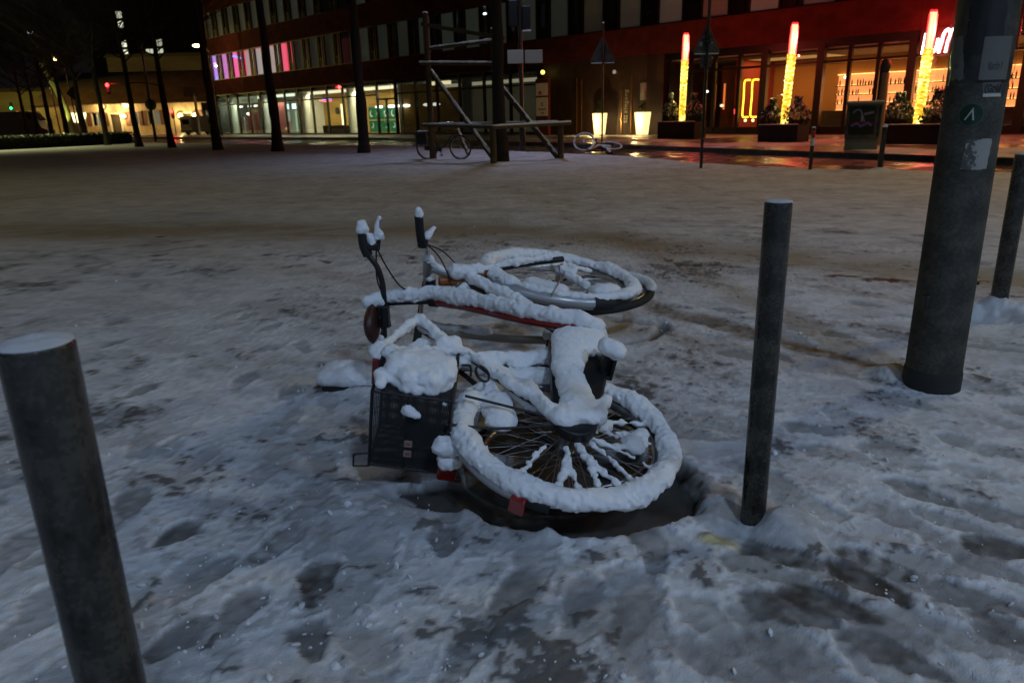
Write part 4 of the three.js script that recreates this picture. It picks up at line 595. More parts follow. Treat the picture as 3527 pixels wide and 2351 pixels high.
  mesh('bar', tube([[0.80, 0.56, -0.2], [0.88, 0.565, -0.13], [0.925, 0.56, -0.03], [0.925, 0.557, 0.03], [0.89, 0.56, 0.11], [0.835, 0.565, 0.17], [0.775, 0.582, 0.21]], 0.0115, 40, 10), M.chrome, hb);
  mesh('grip', tube([[0.79, 0.578, 0.20], [0.782, 0.586, 0.25], [0.778, 0.594, 0.31]], 0.0165, 12, 12), M.rubber, hb);
  mesh('grip', tube([[0.82, 0.56, -0.18], [0.74, 0.56, -0.24], [0.7, 0.565, -0.29]], 0.0165, 12, 12), M.rubber, hb);
  const lv = mesh('shifter', merge([new THREE.CylinderGeometry(0.02, 0.02, 0.03, 14).rotateX(Math.PI / 2).translate(0.79, 0.572, 0.195), cyl([0.80, 0.56, 0.20], [0.86, 0.535, 0.225], 0.006)]), M.darkMetal, hb);
  mesh('snow_cover', snowGeo([cap([0.805, 0.56, 0.215], [0.85, 0.54, 0.232], 0.017, 0.01, .9)], 0.0055, { up: 2, amp: 0.004 }), M.snow, lv);
  mesh('snow_cover', snowGeo([cap([0.778, 0.594, 0.312], [0.776, 0.597, 0.332], 0.0175, 0.011)], 0.0052, { up: 2, amp: 0.004, k: 0.008 }), M.snow, hb);
  mesh('snow_cover', snowGeo([cap([0.845, 0.566, 0.165], [0.888, 0.562, 0.12], 0.012, 0.013), cap([0.888, 0.562, 0.12], [0.91, 0.56, 0.07], 0.012, 0.015)], 0.0052, { up: 2, amp: 0.004, k: 0.008 }), M.snow, hb);
  mesh('cable', tube([[0.81, 0.56, 0.18], [0.87, 0.50, 0.13], [0.92, 0.42, 0.03], [0.9, 0.36, -0.03]], 0.0028, 30, 6), M.rubber, A);
  mesh('cable', tube([[0.80, 0.562, 0.19], [0.84, 0.51, 0.12], [0.86, 0.47, 0.04], [0.82, 0.44, 0.0], [0.85, 0.4, 0.03]], 0.0028, 30, 6), M.rubber, A);
}
{
  const o = [0, 0, -3], B = thing('red_bicycle', 'red framed bicycle lying tangled beneath the snowy one with brown saddle', 'bicycle', o), L = (x, y, z) => [x - o[0], y - o[1], z - o[2]];
  const red = [L(0.321, 0.320, -2.528), L(0.300, 0.378, -2.495), L(0.245, 0.415, -2.475), L(0.147, 0.425, -2.508), L(0.040, 0.430, -2.565), L(-0.072, 0.435, -2.656), L(-0.192, 0.440, -2.748), L(-0.305, 0.441, -2.822)];
  const fr = sub('frame', B);
  mesh('seat_tube', tube(red, 0.0205, 50, 12), M.redPaint, fr);
  mesh('frame_decal', tube([L(0.02, 0.4308, -2.582), L(-0.03, 0.433, -2.622), L(-0.072, 0.435, -2.656)], 0.0208, 16, 12), std([0.25, 0.1, 0.1], 0.35), fr);
  const low = [L(0.33, 0.20, -3.02), L(0.0, 0.19, -3.10), L(-0.36, 0.22, -3.17)]; mesh('down_tube', tube(low, 0.019), std([0.3, 0.26, 0.2], 0.45), fr);
  const low2 = [L(0.33, 0.14, -2.9), L(0.0, 0.10, -2.92), L(-0.38, 0.13, -2.98)]; mesh('chain_stay', tube(low2, 0.011), M.black, fr);
  mesh('snow_cover', snowGeo([...onTube(red, 0.0215, 0.042, 1), ...onTube([L(-0.305, 0.442, -2.824), L(-0.40, 0.437, -2.842), L(-0.505, 0.43, -2.856)], 0.016, 0.042, 1), ...onTube([L(-0.28, 0.445, -2.82), L(-0.16, 0.46, -2.92), L(-0.09, 0.47, -3.0)], 0.012, 0.03, 1)], 0.0055, {}), M.snow, fr);
  for (const q of [[low[0], [0.15, 0.195, -0.06]], [[-0.1, 0.195, -0.12], low[2]]]) mesh('snow_patch', snowGeo(onTube(q, 0.019, 0.022, 1), 0.0075, {}), M.snow, fr);
  mesh('seat_post', tube([L(-0.298, 0.441, -2.82), L(-0.40, 0.437, -2.842), L(-0.525, 0.429, -2.857)], 0.0145), M.black, B);
  mesh('seat_clamp', cyl(L(-0.29, 0.441, -2.815), L(-0.32, 0.4405, -2.83), 0.0245, 0.0245, 16), M.darkMetal, B);
  const sd = sub('saddle', B, L(-0.54, 0.365, -2.82)), s = new THREE.SphereGeometry(1, 36, 24), q = s.attributes.position;
  for (let i = 0; i < q.count; i++) { let x = q.getX(i), y = q.getY(i), z = q.getZ(i); const w = lerp(1, 0.38, sm(-0.4, 0.9, -z)); q.setXYZ(i, x < 0 ? x * 0.03 - 0.012 * (1 - y * y) : x * 0.012, y * 0.088 * w, z * 0.13); } s.computeVertexNormals(); mesh('cover', s, M.leather, sd);
  mesh('rails', merge([cyl([0.02, 0.03, -0.1], [0.03, 0.03, 0.08], 0.004), cyl([0.02, -0.03, -0.1], [0.03, -0.03, 0.08], 0.004), box(0.045, 0.09, 0.05, 0.032, 0.02, 0.0, 0.006), cyl([0.03, -0.09, 0.02], [0.035, 0.06, 0.02], 0.012)]), M.black, sd);
  mesh('snow_cover', snowGeo([cap([-0.02, 0.086, 0.03], [0.02, 0.09, 0.0], 0.026, 0.03), cap([-0.005, -0.085, 0.03], [-0.005, -0.12, 0.03], 0.03, 0.034), cap([0.03, -0.05, 0.08], [0.02, -0.1, 0.06], 0.012, 0.02)], 0.006, { amp: 0.007 }), M.snow, sd);
  const hb = sub('handlebar', B, L(-0.50, 0.45, -2.81));
  mesh('bar', tube([[0.0, -0.12, -0.06], [-0.0, 0.0, 0], [-0.002, 0.07, 0], [-0.018, 0.136, 0], [-0.05, 0.185, 0]], 0.0115, 30, 10), M.black, hb);
  mesh('grip', tube([[-0.048, 0.18, 0], [-0.06, 0.215, 0.002], [-0.063, 0.282, 0.004]], 0.019, 14, 14), M.rubber, hb);
  mesh('brake_mount', merge([box(0.05, 0.03, 0.035, -0.03, 0.215, 0, 0.008), cyl([-0.01, 0.2, 0], [0.0, 0.25, 0], 0.008)]), M.black, hb);
  mesh('brake_lever', barBox([-0.012, 0.235, 0], [0.012, 0.318, 0.006], 0.02, 0.011), M.alu, hb);
  mesh('snow_cover', snowGeo([cap([-0.063, 0.285, 0.004], [-0.064, 0.30, 0.004], 0.026, 0.02), cap([-0.035, 0.25, 0.004], [-0.028, 0.23, 0.004], 0.018, 0.016)], 0.0055, { amp: 0.005, k: 0.008 }), M.snow, hb);
  mesh('snow_cover', snowGeo([cap([-0.012, 0.25, 0.006], [0.006, 0.325, 0.008], 0.012, 0.008), cap([0.006, 0.26, 0.0], [0.008, 0.245, 0], 0.014, 0.012)], 0.0055, { amp: 0.005, k: 0.008 }), M.snow, hb);
  mesh('cable', tube([[-0.01, 0.2, 0], [0.02, 0.13, -0.005], [0.07, 0.05, -0.01], [0.12, 0.02, -0.03]], 0.0033, 30, 6), M.rubber, hb);
  mesh('cable', tube([[-0.015, 0.2, 0.003], [-0.02, 0.1, 0.01], [-0.012, 0.05, 0.004], [0.01, 0.0, -0.02]], 0.0033, 30, 6), M.rubber, hb);
  mesh('bell', merge([cyl(L(-0.33, 0.44, -2.95), L(-0.325, 0.5, -2.95), 0.019, 0.019, 16)]), M.black, B); mesh('bell_snow', snowGeo([cap(L(-0.327, 0.505, -2.95), L(-0.323, 0.515, -2.95), 0.022, 0.018, .9)], 0.0055, { amp: 0.005 }), M.snow, B);
  const fw = wheel('front_wheel', B, L(0.44, 0.21, -3.84)); fw.rotation.x = -Math.PI / 2 + 0.05; fw.rotation.y = -0.06;
  const fs = ringSnow(0.314, 0.028, 0.021, (a) => { const d = ((a * 180 / Math.PI) + 360) % 360; return d > 300 || d < 60 ? (d > 300 && d < 345 ? 0.1 : 0.9) : 0.1; }); mesh('snow_cover', snowGeo(fs, 0.0075, { up: 2, amp: 0.006 }), M.snow, fw);
  mesh('spoke_reflector', box(0.075, 0.032, 0.012, 0.22, -0.09, 0.0, 0.005), M.orangePaint, fw);
  mesh('fork', merge([tube([L(0.44, 0.21, -3.84), L(0.2, 0.26, -3.6), L(0.05, 0.3, -3.45)], 0.012)]), M.black, B);
  const rw = wheel('rear_wheel', B, L(0.17, 0.075, -2.2)); rw.rotation.x = -Math.PI / 2;
  // bag half buried beside the wheels
  const bag = mesh('pannier', box(0.22, 0.045, 0.13, -0.715, 0.035, -0.015, 0.015), M.black, B);
  mesh('snow_cover', snowGeo([cap(L(-0.80, 0.072, -2.985), L(-0.66, 0.08, -2.985), 0.05, 0.06, .8), cap(L(-0.78, 0.085, -3.03), L(-0.66, 0.09, -3.03), 0.055, 0.055, .8), cap(L(-0.72, 0.075, -2.97), L(-0.62, 0.075, -2.97), 0.045, 0.045, .8), cap(L(-0.62, 0.08, -3.0), L(-0.6, 0.09, -3.0), 0.04, 0.04)], 0.0075, { amp: 0.009 }), M.snow, bag);
}
console.log('bikes done');

// ---------------------------------------------------------------- bare street trees
function tree(p, r, hgt, label, seed, lean = [0, 0], full = true, group = 'bare street trees in a row') {
  const R = mulberry(seed), t = thing('street_tree', label, 'tree', p, 0, group), path = [], n = 9;
  for (let i = 0; i <= n; i++) { const k = i / n; path.push(V(lean[0] * k * hgt + (R() - .5) * .1 * k, -0.1 + k * hgt * .72, lean[1] * k * hgt + (R() - .5) * .1 * k)); }
  const curve = new THREE.CatmullRomCurve3(path), seg = 40, rs = 12, P = [], U = [], I = [];
  for (let i = 0; i <= seg; i++) { const k = i / seg, c = curve.getPoint(k); for (let j = 0; j <= rs; j++) { const a = j / rs * 6.2832, q = r * (1 - .72 * k) * (1 + .45 * Math.exp(-k * 28)) * (1 + .42 * (n3(Math.cos(a) * 1.3 + seed, k * 16, Math.sin(a) * 1.3) - .5)); P.push(c.x + Math.cos(a) * q, c.y, c.z + Math.sin(a) * q); U.push(j / rs * 2, k * hgt); if (i < seg && j < rs) { const v = i * (rs + 1) + j; I.push(v, v + rs + 1, v + 1, v + 1, v + rs + 1, v + rs + 2); } } }
  const g = new THREE.BufferGeometry(); g.setAttribute('position', new THREE.Float32BufferAttribute(P, 3)); g.setAttribute('uv', new THREE.Float32BufferAttribute(U, 2)); g.setIndex(I); g.computeVertexNormals(); mesh('trunk', g, M.bark, t);
  const br = [], sn = [];
  const grow = (a, d, L, w, depth) => { const b = a.clone().addScaledVector(d, L), m = a.clone().lerp(b, .5).add(V((R() - .5) * L * .12, (R() - .3) * L * .1, (R() - .5) * L * .12)); br.push(cyl(a, m, w, w * .8, depth > 1 ? 4 : 5, true), cyl(m, b, w * .8, w * .55, depth > 1 ? 4 : 5, true)); if (depth < (full ? 3 : 2)) { const c = depth === 0 ? 5 : 4; for (let i = 0; i < c; i++) { const e = d.clone().add(V((R() - .5) * 1.5, (R() - .25) * .9, (R() - .5) * 1.5)).normalize(); grow(a.clone().lerp(b, .35 + .65 * (i + R() * .5) / c), e, L * (.42 + R() * .25), w * .5, depth + 1); } } };
  const cnt = full === 2 ? 26 : 22; for (let i = 0; i < cnt; i++) { const k0 = full === 2 ? .46 : .64, k = k0 + (1 - k0) * i / cnt, a = i * 2.4 + R(), c = curve.getPoint(k), up = .35 + .5 * k; grow(c, V(Math.cos(a), up, Math.sin(a)).normalize(), hgt * (.3 - .16 * (k - .5)), r * .34 * (1.25 - k), 0); }
  mesh('crown', merge(br), M.twig, t); return t;
}
const rowT = [[-5.115, -27.16, .2, 'tree with slightly wavy trunk left of the timber tree guard'], [-9.304, -30.83, .21, 'tree in front of the red lit shop windows'], [-13.05, -34.18, .19, 'tree covering the corner of the office building'], [-17.29, -39.17, .17, 'tree standing left of the parked white van'], [-20.47, -42.29, .17, 'tree in front of the traffic light mast'], [-25.3, -48.2, .17, 'tree at the end of the low hedge']];
rowT.forEach(([x, z, r, l], i) => tree([x, 0, z], r, 13 + (i % 3) * .6, l, 31 + i, [[.0, 0], [-.012, .0], [-.01, 0], [-.016, 0], [-.02, 0], [-.012, 0]][i], i > 2 ? 2 : true));
[[200, -29.6, -53.6], [160, -33.9, -58.9], [125, -38.2, -64.2], [95, -42.5, -69.4], [65, -47, -75]].forEach(([, x, z], i) => tree([x, 0, z], .2, 13, ['first', 'second', 'third', 'fourth', 'fifth'][i] + ' bare tree behind the hedge, counting away from the hedge end', 51 + i, [-.01, 0], 2, 'bare trees far off behind the hedge'));
tree([-0.19, 0, -19.75], 0.185, 13, 'tree trunk standing inside the timber guard frame', 77, [.004, 0]);

// ---------------------------------------------------------------- timber guard round a tree
{
  const o = [-0.3, 0, -19.8], g = thing('tree_guard', 'timber guard frame with snowy rails around a street tree', 'tree guard', o), L = (x, y, z) => [x - o[0], y, z - o[2]];
  const post = (x, z, h) => { const m = mesh('post', merge([cyl(L(x, -.1, z), L(x, h, z), .085, .078, 14)]), M.wood, g); mesh('snow_cap', new THREE.SphereGeometry(.08, 14, 8).scale(1, .45, 1).translate(...L(x, h, z)), M.snow, m); };
  post(-2.08, -21, 3.8); post(-0.34, -18.4, .9); post(1.38, -19.5, .9); post(-.29, -20.8, 3.35);
  const rail = (n, a, b, w, h, snow) => { const m = mesh(n, barBox(L(...a), L(...b), w, h), M.wood, g); if (snow) { const A = L(...a), B = L(...b), N = 10, c = []; for (let i = 0; i < N; i++) { const p = (k) => [lerp(A[0], B[0], k), lerp(A[1], B[1], k) + h / 2 + .012, lerp(A[2], B[2], k)]; c.push(cap(p(i / N), p((i + 1) / N), .035 * (.7 + .6 * rnd()), .035, .8)); } mesh('snow_cover', snowGeo(c, .018, { k: .02, amp: .012, scale: .07 }), M.snow, m); } };
  rail('rail', [-2.3, .95, -21.15], [-.3, .9, -18.3], .14, .07, true); rail('rail', [-.36, .885, -18.32], [1.62, .93, -19.5], .14, .07, true); rail('rail', [-2.2, .96, -21.2], [1.3, .95, -19.7], .1, .05, true);
  rail('brace', [-2.2, 3.53, -21], [0, 3.08, -20.5], .06, .1, false); rail('brace', [-2.12, 2.9, -21], [-.1, 3.06, -20.7], .06, .07, true); rail('brace', [-2.28, 2.55, -21], [-.35, 2.47, -20.6], .06, .07, true);
  rail('brace', [-1.99, 2.33, -21], [-.40, .2, -18.8], .06, .11, true); rail('brace', [-.05, 1.8, -20.4], [1.36, .02, -19.5], .07, .12, true); rail('brace', [-1.38, .8, -21.5], [-1.1, .1, -21.5], .05, .09, true);
}
// ---------------------------------------------------------------- road signs seen from behind
M.signBack = std([0.16, 0.17, 0.15], .5, .4, { map: M.speckle });
function triSign(p, h, y0, side, label, lean = 0) {
  const t = thing('road_sign', label, 'road sign', p, 0); t.rotation.z = lean; mesh('post', lathe([[.001, -.1], [.032, -.1], [.03, h], [.001, h + .01]], 14), M.galv, t);
  const s = new THREE.Shape(), c = .06, H = side * .95; s.moveTo(-side / 2 + c, 0); s.lineTo(side / 2 - c, 0); s.quadraticCurveTo(side / 2, 0, side / 2 - c * .45, c * .9); s.lineTo(c * .5, H - c * .6); s.quadraticCurveTo(0, H, -c * .5, H - c * .6); s.lineTo(-side / 2 + c * .45, c * .9); s.quadraticCurveTo(-side / 2, 0, -side / 2 + c, 0);
  mesh('sign_plate', new THREE.ExtrudeGeometry(s, { depth: .018, bevelEnabled: true, bevelSize: .008, bevelThickness: .006, bevelSegments: 2 }).translate(0, y0, -.07), M.signBack, t);
  mesh('clamp', merge([box(.12, .04, .09, 0, y0 + .2, -.01), box(.1, .04, .09, 0, y0 + .55 * side, -.01)]), M.darkMetal, t);
  mesh('snow_cap', new THREE.SphereGeometry(.04, 12, 8).scale(1, .7, 1).translate(0, h, 0), M.snow, t); mesh('snow_ledge', box(side * .9, .02, .03, 0, y0 - .012, -.05, .008), M.snow, t); return t;
}
triSign([3.25, 0, -25.94], 4.0, 2.78, .86, 'back of a triangular road sign on a post beside the lit plant pot');
{ const t = triSign([4.01, 0, -15.55], 3.9, 2.25, .54, 'back of a small triangular road sign with stickers and plate under it', -.003);
  mesh('lower_plate', box(.22, .24, .015, 0, 2.1, -.05, .004), M.signBack, t); [[-.12, 2.42, .06, .075], [.02, 2.5, .035, .04], [.1, 2.44, .04, .03], [-.06, 2.55, .03, .03]].forEach(([x, y, w, h]) => mesh('sticker', box(w, h, .003, x, y, -.045), std([.3, .31, .26], .6), t)); }
{ const t = thing('sign_mast', 'slim steel mast with blank white street plate and two small boxes', 'mast', [.5, 0, -24.84]);
  mesh('post', lathe([[.001, -.1], [.1, -.1], [.1, .9], [.075, .95], [.065, 8.3], [.001, 8.3]], 18), M.galv, t);
  mesh('name_plate', box(.5, .4, .02, -.14 - .03, 2.94, .08, .02), std([.42, .42, .36], .6), t); mesh('name_plate', box(.56, .39, .02, .41, 2.93, .08, .02), std([.36, .35, .3], .6), t);
  mesh('signal_box', box(.28, .75, .24, -.22, 4.2, .05, .03), M.darkMetal, t); mesh('signal_box', box(.26, .7, .24, .2, 4.05, .05, .03), M.darkMetal, t); mesh('snow_cap', box(.26, .03, .22, .2, 3.69, .08, .01), M.snow, t);
  streetLamp('verge', '', null, 0, t); }
// ---------------------------------------------------------------- small bicycles by the street
function plainBike(name, label, snowy, p, basis) {
  const b = thing(name, label, 'bicycle', p);
  for (const [n, x] of [['rear_wheel', 0], ['front_wheel', 1.05]]) { const w = wheel(n, b, [x, 0, 0], .34, 24, .02); if (snowy) mesh('snow_cover', snowGeo(ringSnow(.325, .026, .018, () => 1, 30), .02, { up: 2, k: .02, amp: .01, scale: .06 }), M.snow, w); }
  mesh('frame', merge([tube([[0, 0, 0], [.42, -.05, 0]], .012), tube([[.42, -.05, 0], [.22, .5, 0]], .016), tube([[0, 0, 0], [.25, .42, 0]], .01), tube([[.42, -.05, 0], [.62, .1, 0], [.86, .42, 0]], .018), tube([[.24, .42, 0], [.86, .46, 0]], .014), tube([[1.05, 0, .05], [.95, .2, .05], [.85, .5, 0]], .013)]), M.black, b);
  mesh('saddle', new THREE.SphereGeometry(1, 16, 10).scale(.13, .035, .075).translate(.2, .56, 0), M.black, b); mesh('handlebar', merge([tube([[.7, .68, -.28], [.84, .7, -.1], [.84, .7, .1], [.7, .68, .28]], .012), cyl([.86, .5, 0], [.84, .7, 0], .013)]), M.chrome, b);
  mesh('crank', merge([barBox([.42, -.05, .07], [.5, -.2, .08], .015, .02), box(.09, .02, .07, .5, -.2, .12)]), M.black, b); mesh('chain_case', barBox([-.05, 0, .06], [.5, -.05, .06], .02, .12), M.black, b);
  const m = new THREE.Matrix4().makeBasis(...basis.map((v) => toV(v).normalize())).setPosition(...p); m.decompose(b.position, b.quaternion, b.scale); b.scale.set(1, 1, 1); return b;
}
{ const f = V(-1, .04, .12).normalize(), r = V(.1, .95, .3).normalize(), u = new THREE.Vector3().crossVectors(r, f).normalize(), rz = new THREE.Vector3().crossVectors(f, u);
  const b = plainBike('snowy_bicycle', 'snow covered bicycle lying at the road sign post by the street', true, [3.35, .16, -24.3], [f, u, rz]);
  const w = b.getObjectByName('front_wheel'); w.rotation.set(-.6, .25, 0); w.position.set(.92, .06, .14);
  mesh('snow_cover', snowGeo([cap([.1, .1, .02], [.4, 0, .03], .06, .05, .6), cap([.4, 0, .03], [.8, .4, .03], .04, .03, .8), cap([.2, .3, .03], [.2, .55, .03], .05, .07, .6), cap([.0, -.15, .0], [.2, -.1, 0], .06, .07, .5)], .02, { up: 2, k: .03, amp: .014, scale: .08 }), M.snow, b); }
{ const f = V(-.93, 0, -.36).normalize(), u = V(.02, 1, 0.05).normalize(), r = new THREE.Vector3().crossVectors(f, u).normalize(), u2 = new THREE.Vector3().crossVectors(r, f), f2 = f.clone().negate(), r2 = r.clone().negate();
  const b = plainBike('parked_bicycle', 'dark bicycle with panniers parked behind the timber tree guard', false, [-2.3, .34, -21.7], [f2, u2, r2]);
  mesh('pannier', box(.36, .32, .14, -.08, .26, .13, .04), M.black, b); mesh('pannier', box(.36, .32, .14, -.08, .26, -.13, .04), M.black, b); mesh('rack', merge([box(.42, .02, .14, -.06, .43, 0, .005)]), M.black, b); mesh('snow_cover', snowGeo([cap([-.22, .45, 0], [.06, .45, 0], .06, .06, .5)], .02, { k: .03, amp: .012 }), M.snow, b); mesh('kickstand', merge([cyl([.3, -.05, .05], [.34, -.33, .12], .012), cyl([.3, -.05, .05], [.25, -.33, .14], .012)]), M.black, b); }
// ---------------------------------------------------------------- glowing plant pots by the entrance
function pot(p, label, s) {
  const t = thing('glowing_plant_pot', label, 'plant pot', p, 0, 'lit pots flanking the entrance');
  mesh('lamp_shell', lathe([[.001, .03], [.34, .03], [.36, .05], [.5, 1.14], [.5, 1.17], [.47, 1.17], [.46, 1.12], [.001, 1.1]], 36).scale(s, 1, s), glow([1, .74, .3], 1.5, [.6, .5, .35]), t); mesh('base', lathe([[.001, 0], [.3, 0], [.3, .04], [.001, .04]], 24), M.black, t);
  const l = []; const R = mulberry(Math.round(p[0] * 100)); for (let i = 0; i < 340; i++) { const q = new THREE.PlaneGeometry(.035, .09); q.rotateX(R() * 6); q.rotateY(R() * 6); const y = R(), a = R() * 6.28, w = .27 * (1 - y * .75) * Math.sqrt(R()); q.translate(Math.cos(a) * w, 1.15 + y * .75, Math.sin(a) * w); l.push(q); } mesh('conifer', merge(l), M.leaf, t);
  const pl = new THREE.PointLight(lin(1, .68, .25), 7, 0, 2); pl.position.set(p[0] - .5, .75, p[2] + .55); pl.shadow.radius = 1; pl.castShadow = true; pl.name = 'plant_pot_light'; scene.add(pl); return t;
}
pot(bw(7.7, 0, .62), 'glowing white plant pot behind the road sign post', 0.82); const p2 = pot(bw(10.7, 0, .75), 'glowing white plant pot with glass cylinder above it, nearer the bar', 0.85);
mesh('glass_cylinder', lathe([[.13, 1.75], [.16, 1.75], [.16, 2.6], [.13, 2.62]], 20), new THREE.MeshPhysicalMaterial({ color: lin(.8, .82, .85), roughness: .1, transmission: .8, thickness: 0 }), p2);
// directory pillar
{ const t = thing('directory_pillar', 'red directory pillar with two white company panels by the dark wall', 'sign', bw(3.1, 0, .35), BA);
  mesh('pillar', box(1.05, 3.2, .22, 0, 1.6, 0, .02), std([.16, .018, .015], .5), t);
  const pn = (y0, y1, draw) => { const tx = textTex(256, Math.round(256 * (y1 - y0) / .95), draw, '#c9b494'); mesh('sign_panel', box(.95, y1 - y0, .02, .02, (y0 + y1) / 2, .12), new THREE.MeshStandardMaterial({ map: tx, emissiveMap: tx, emissive: lin(1, .9, .75), emissiveIntensity: .05, roughness: .5 }), t); };
  pn(2.25, 2.95, (x) => { x.fillStyle = '#c22b1e'; x.fillRect(54, 120, 70, 52); }); pn(1.1, 2.15, (x) => { x.fillStyle = '#51483c'; x.fillRect(106, 78, 50, 50); x.fillStyle = '#c9b494'; x.fillRect(118, 90, 26, 26); x.fillStyle = '#3a332a'; x.fillRect(50, 172, 165, 16); x.fillStyle = '#6a604f'; x.fillRect(110, 226, 60, 22); });
  mesh('globe_lamp', new THREE.SphereGeometry(.12, 16, 10).translate(.1, 3.55, .1), glow([1, .72, .12], 3), t); mesh('lamp_stem', cyl([.1, 3.2, .1], [.1, 3.45, .1], .02), M.darkMetal, t); }
// ---------------------------------------------------------------- planters with light wrapped columns
const wrapTex = tex(256, 512, (u, v) => { const a = tile(u, v, 4, 800, 4), b = n2p(u * 4, v * 26, 26, 805), d = .5 + .5 * Math.sin(6.2832 * (v * 17 + u)), e = n2p(u * 12, v * 64, 64, 806), c = sm(.25, .8, .3 * a + .25 * b + .4 * e + .08 * d); return [lerp(.62, 1, c), lerp(.42, .97, c), lerp(.12, .86, c * c)]; }, true);
function planter(p, W, H, colLabel, label, colH, redFrom, shrubs, lean) {
  const t = thing('planter', label, 'planter', p, BA, 'dark planters in front of the bar');
  mesh('box', merge([span(-W / 2, W / 2, 0, H, .42, .46), span(-W / 2, W / 2, 0, H, -.46, -.42), span(-W / 2, -W / 2 + .04, 0, H, -.42, .42), span(W / 2 - .04, W / 2, 0, H, -.42, .42)]), std([.012, .009, .008], .7), t); mesh('soil', span(-W / 2 + .04, W / 2 - .04, H - .1, H - .05, -.42, .42), M.bark, t);
  mesh('snow_rim', box(W * 1.0, .03, .06, 0, H + .012, .44, .012), M.snow, t);
  shrubs.forEach(([x, r, h], i) => { const R = mulberry(Math.round(p[0] * 50 + i * 9)), lf = [], sn = []; for (let k = 0; k < 800; k++) { const y = R(), a = R() * 6.28, w = r * Math.sqrt(Math.sin(Math.min(1, y * 1.15 + .12) * Math.PI) + .08) * Math.pow(R(), .35), q = new THREE.PlaneGeometry(.06, .1); q.rotateX(R() * 6); q.rotateY(R() * 6); q.translate(x + Math.cos(a) * w, H - .06 + y * h, Math.sin(a) * w * .8); (R() < .42 && y > .25 ? sn : lf).push(q); } const s = mesh('shrub', merge(lf), M.leaf, t); mesh('snow_on_leaves', merge(sn), std([.7, .7, .72], .9, 0, { side: THREE.DoubleSide }), s); });
  const c = thing('light_column', colLabel, 'light column', [p[0], H - .08, p[2]], 0, 'tall wrapped light columns of the bar'); c.rotation.z = lean;
  const y1 = redFrom - H + .08, g = lathe([[.001, 0], [.12, .02], [.155, .3], [.15, y1], [.001, y1]], 24), q = g.attributes.position; for (let i = 0; i < q.count; i++) { const x = q.getX(i), y = q.getY(i), z = q.getZ(i), n = 1 + .14 * (fbm(y * 5, Math.atan2(z, x) * .8, 820, 3) - .5); q.setXYZ(i, x * n, y, z * n); } g.computeVertexNormals();
  const gg = new THREE.CylinderGeometry(.15, .13, y1, 28, 60, true).translate(0, y1 / 2, 0), qq = gg.attributes.position; for (let i = 0; i < qq.count; i++) { const x = qq.getX(i), y = qq.getY(i), z = qq.getZ(i), n = 1 + .2 * (fbm(y * 6, Math.atan2(z, x) * 1.2 + 4, 820, 3) - .5) + .05 * Math.sin(y * 38 + Math.atan2(z, x)); qq.setXYZ(i, x * n, y, z * n); } gg.computeVertexNormals();
  mesh('wrapped_light', gg, new THREE.MeshStandardMaterial({ color: lin(.4, .33, .2), emissive: lin(1, .88, .5), emissiveMap: wrapTex, emissiveIntensity: 3.0, roughness: .8 }), c);
  const top = colH - H + .08, tm = glow([1, .34, .16], 2.4), te = glow([1, .015, .03], 2.0); for (const s of [-1, 1]) mesh('neon_edge_tube', cyl([.125 * s, y1 - .2, 0], [.118 * s, top - .05, 0], .022, .022, 10), te, c); for (const s of [-1, 1]) mesh('neon_tube', cyl([.055 * s, y1 - .25, 0], [.055 * s, top, 0], .05, .05, 14), tm, c); for (const s of [-1, 1]) mesh('neon_tip_light', new THREE.SphereGeometry(.056, 12, 8).translate(.055 * s, top + .02, 0), glow([1, .01, .02], 2.2), c);
  mesh('tied_cloth', lathe([[.05, .02], [.09, -.12], [.05, -.22], [.1, -.45], [.03, -.6]], 14).translate(0, .02, .42), std([.5, .5, .54], .8, 0, { side: THREE.DoubleSide }), c);
  const pl = new THREE.PointLight(lin(1, .06, .05), 16, 0, 2); pl.position.set(p[0] + .25, (colH + redFrom) / 2, p[2] + .22); pl.castShadow = true; pl.shadow.radius = 1; pl.name = 'light_column_light'; scene.add(pl);
  const pm = new THREE.PointLight(lin(1, .75, .28), 1.5, 0, 2); pm.position.set(p[0] - .25, 1.9, p[2] - .3); pm.castShadow = true; pm.shadow.radius = 1; pm.name = 'light_column_light'; scene.add(pm);
}
planter([7.72, .03, -33.6], 1.9, .72, 'wrapped light column with all red top, between two dark conifers', 'planter with two dark conifers beside the glowing pot', 4.3, 3.28, [[-.62, .36, 1.25], [.6, .4, 1.2]], -.008);
planter([10.06, .03, -27.6], 1.5, .6, 'wrapped light column with yellow white glow in front of the middle bar windows', 'planter with snowy shrubs in front of the middle bar windows', 3.98, 3.0, [[-.5, .42, .95], [.45, .46, 1.0]], -.028);
planter([12.7, .03, -23.5], 1.8, .58, 'wrapped light column standing in front of the neon lettering', 'planter with reddish snowy shrubs beside the stickered lamp post', 3.8, 2.78, [[-.6, .48, 1.0], [.5, .5, 1.05]], -.012);
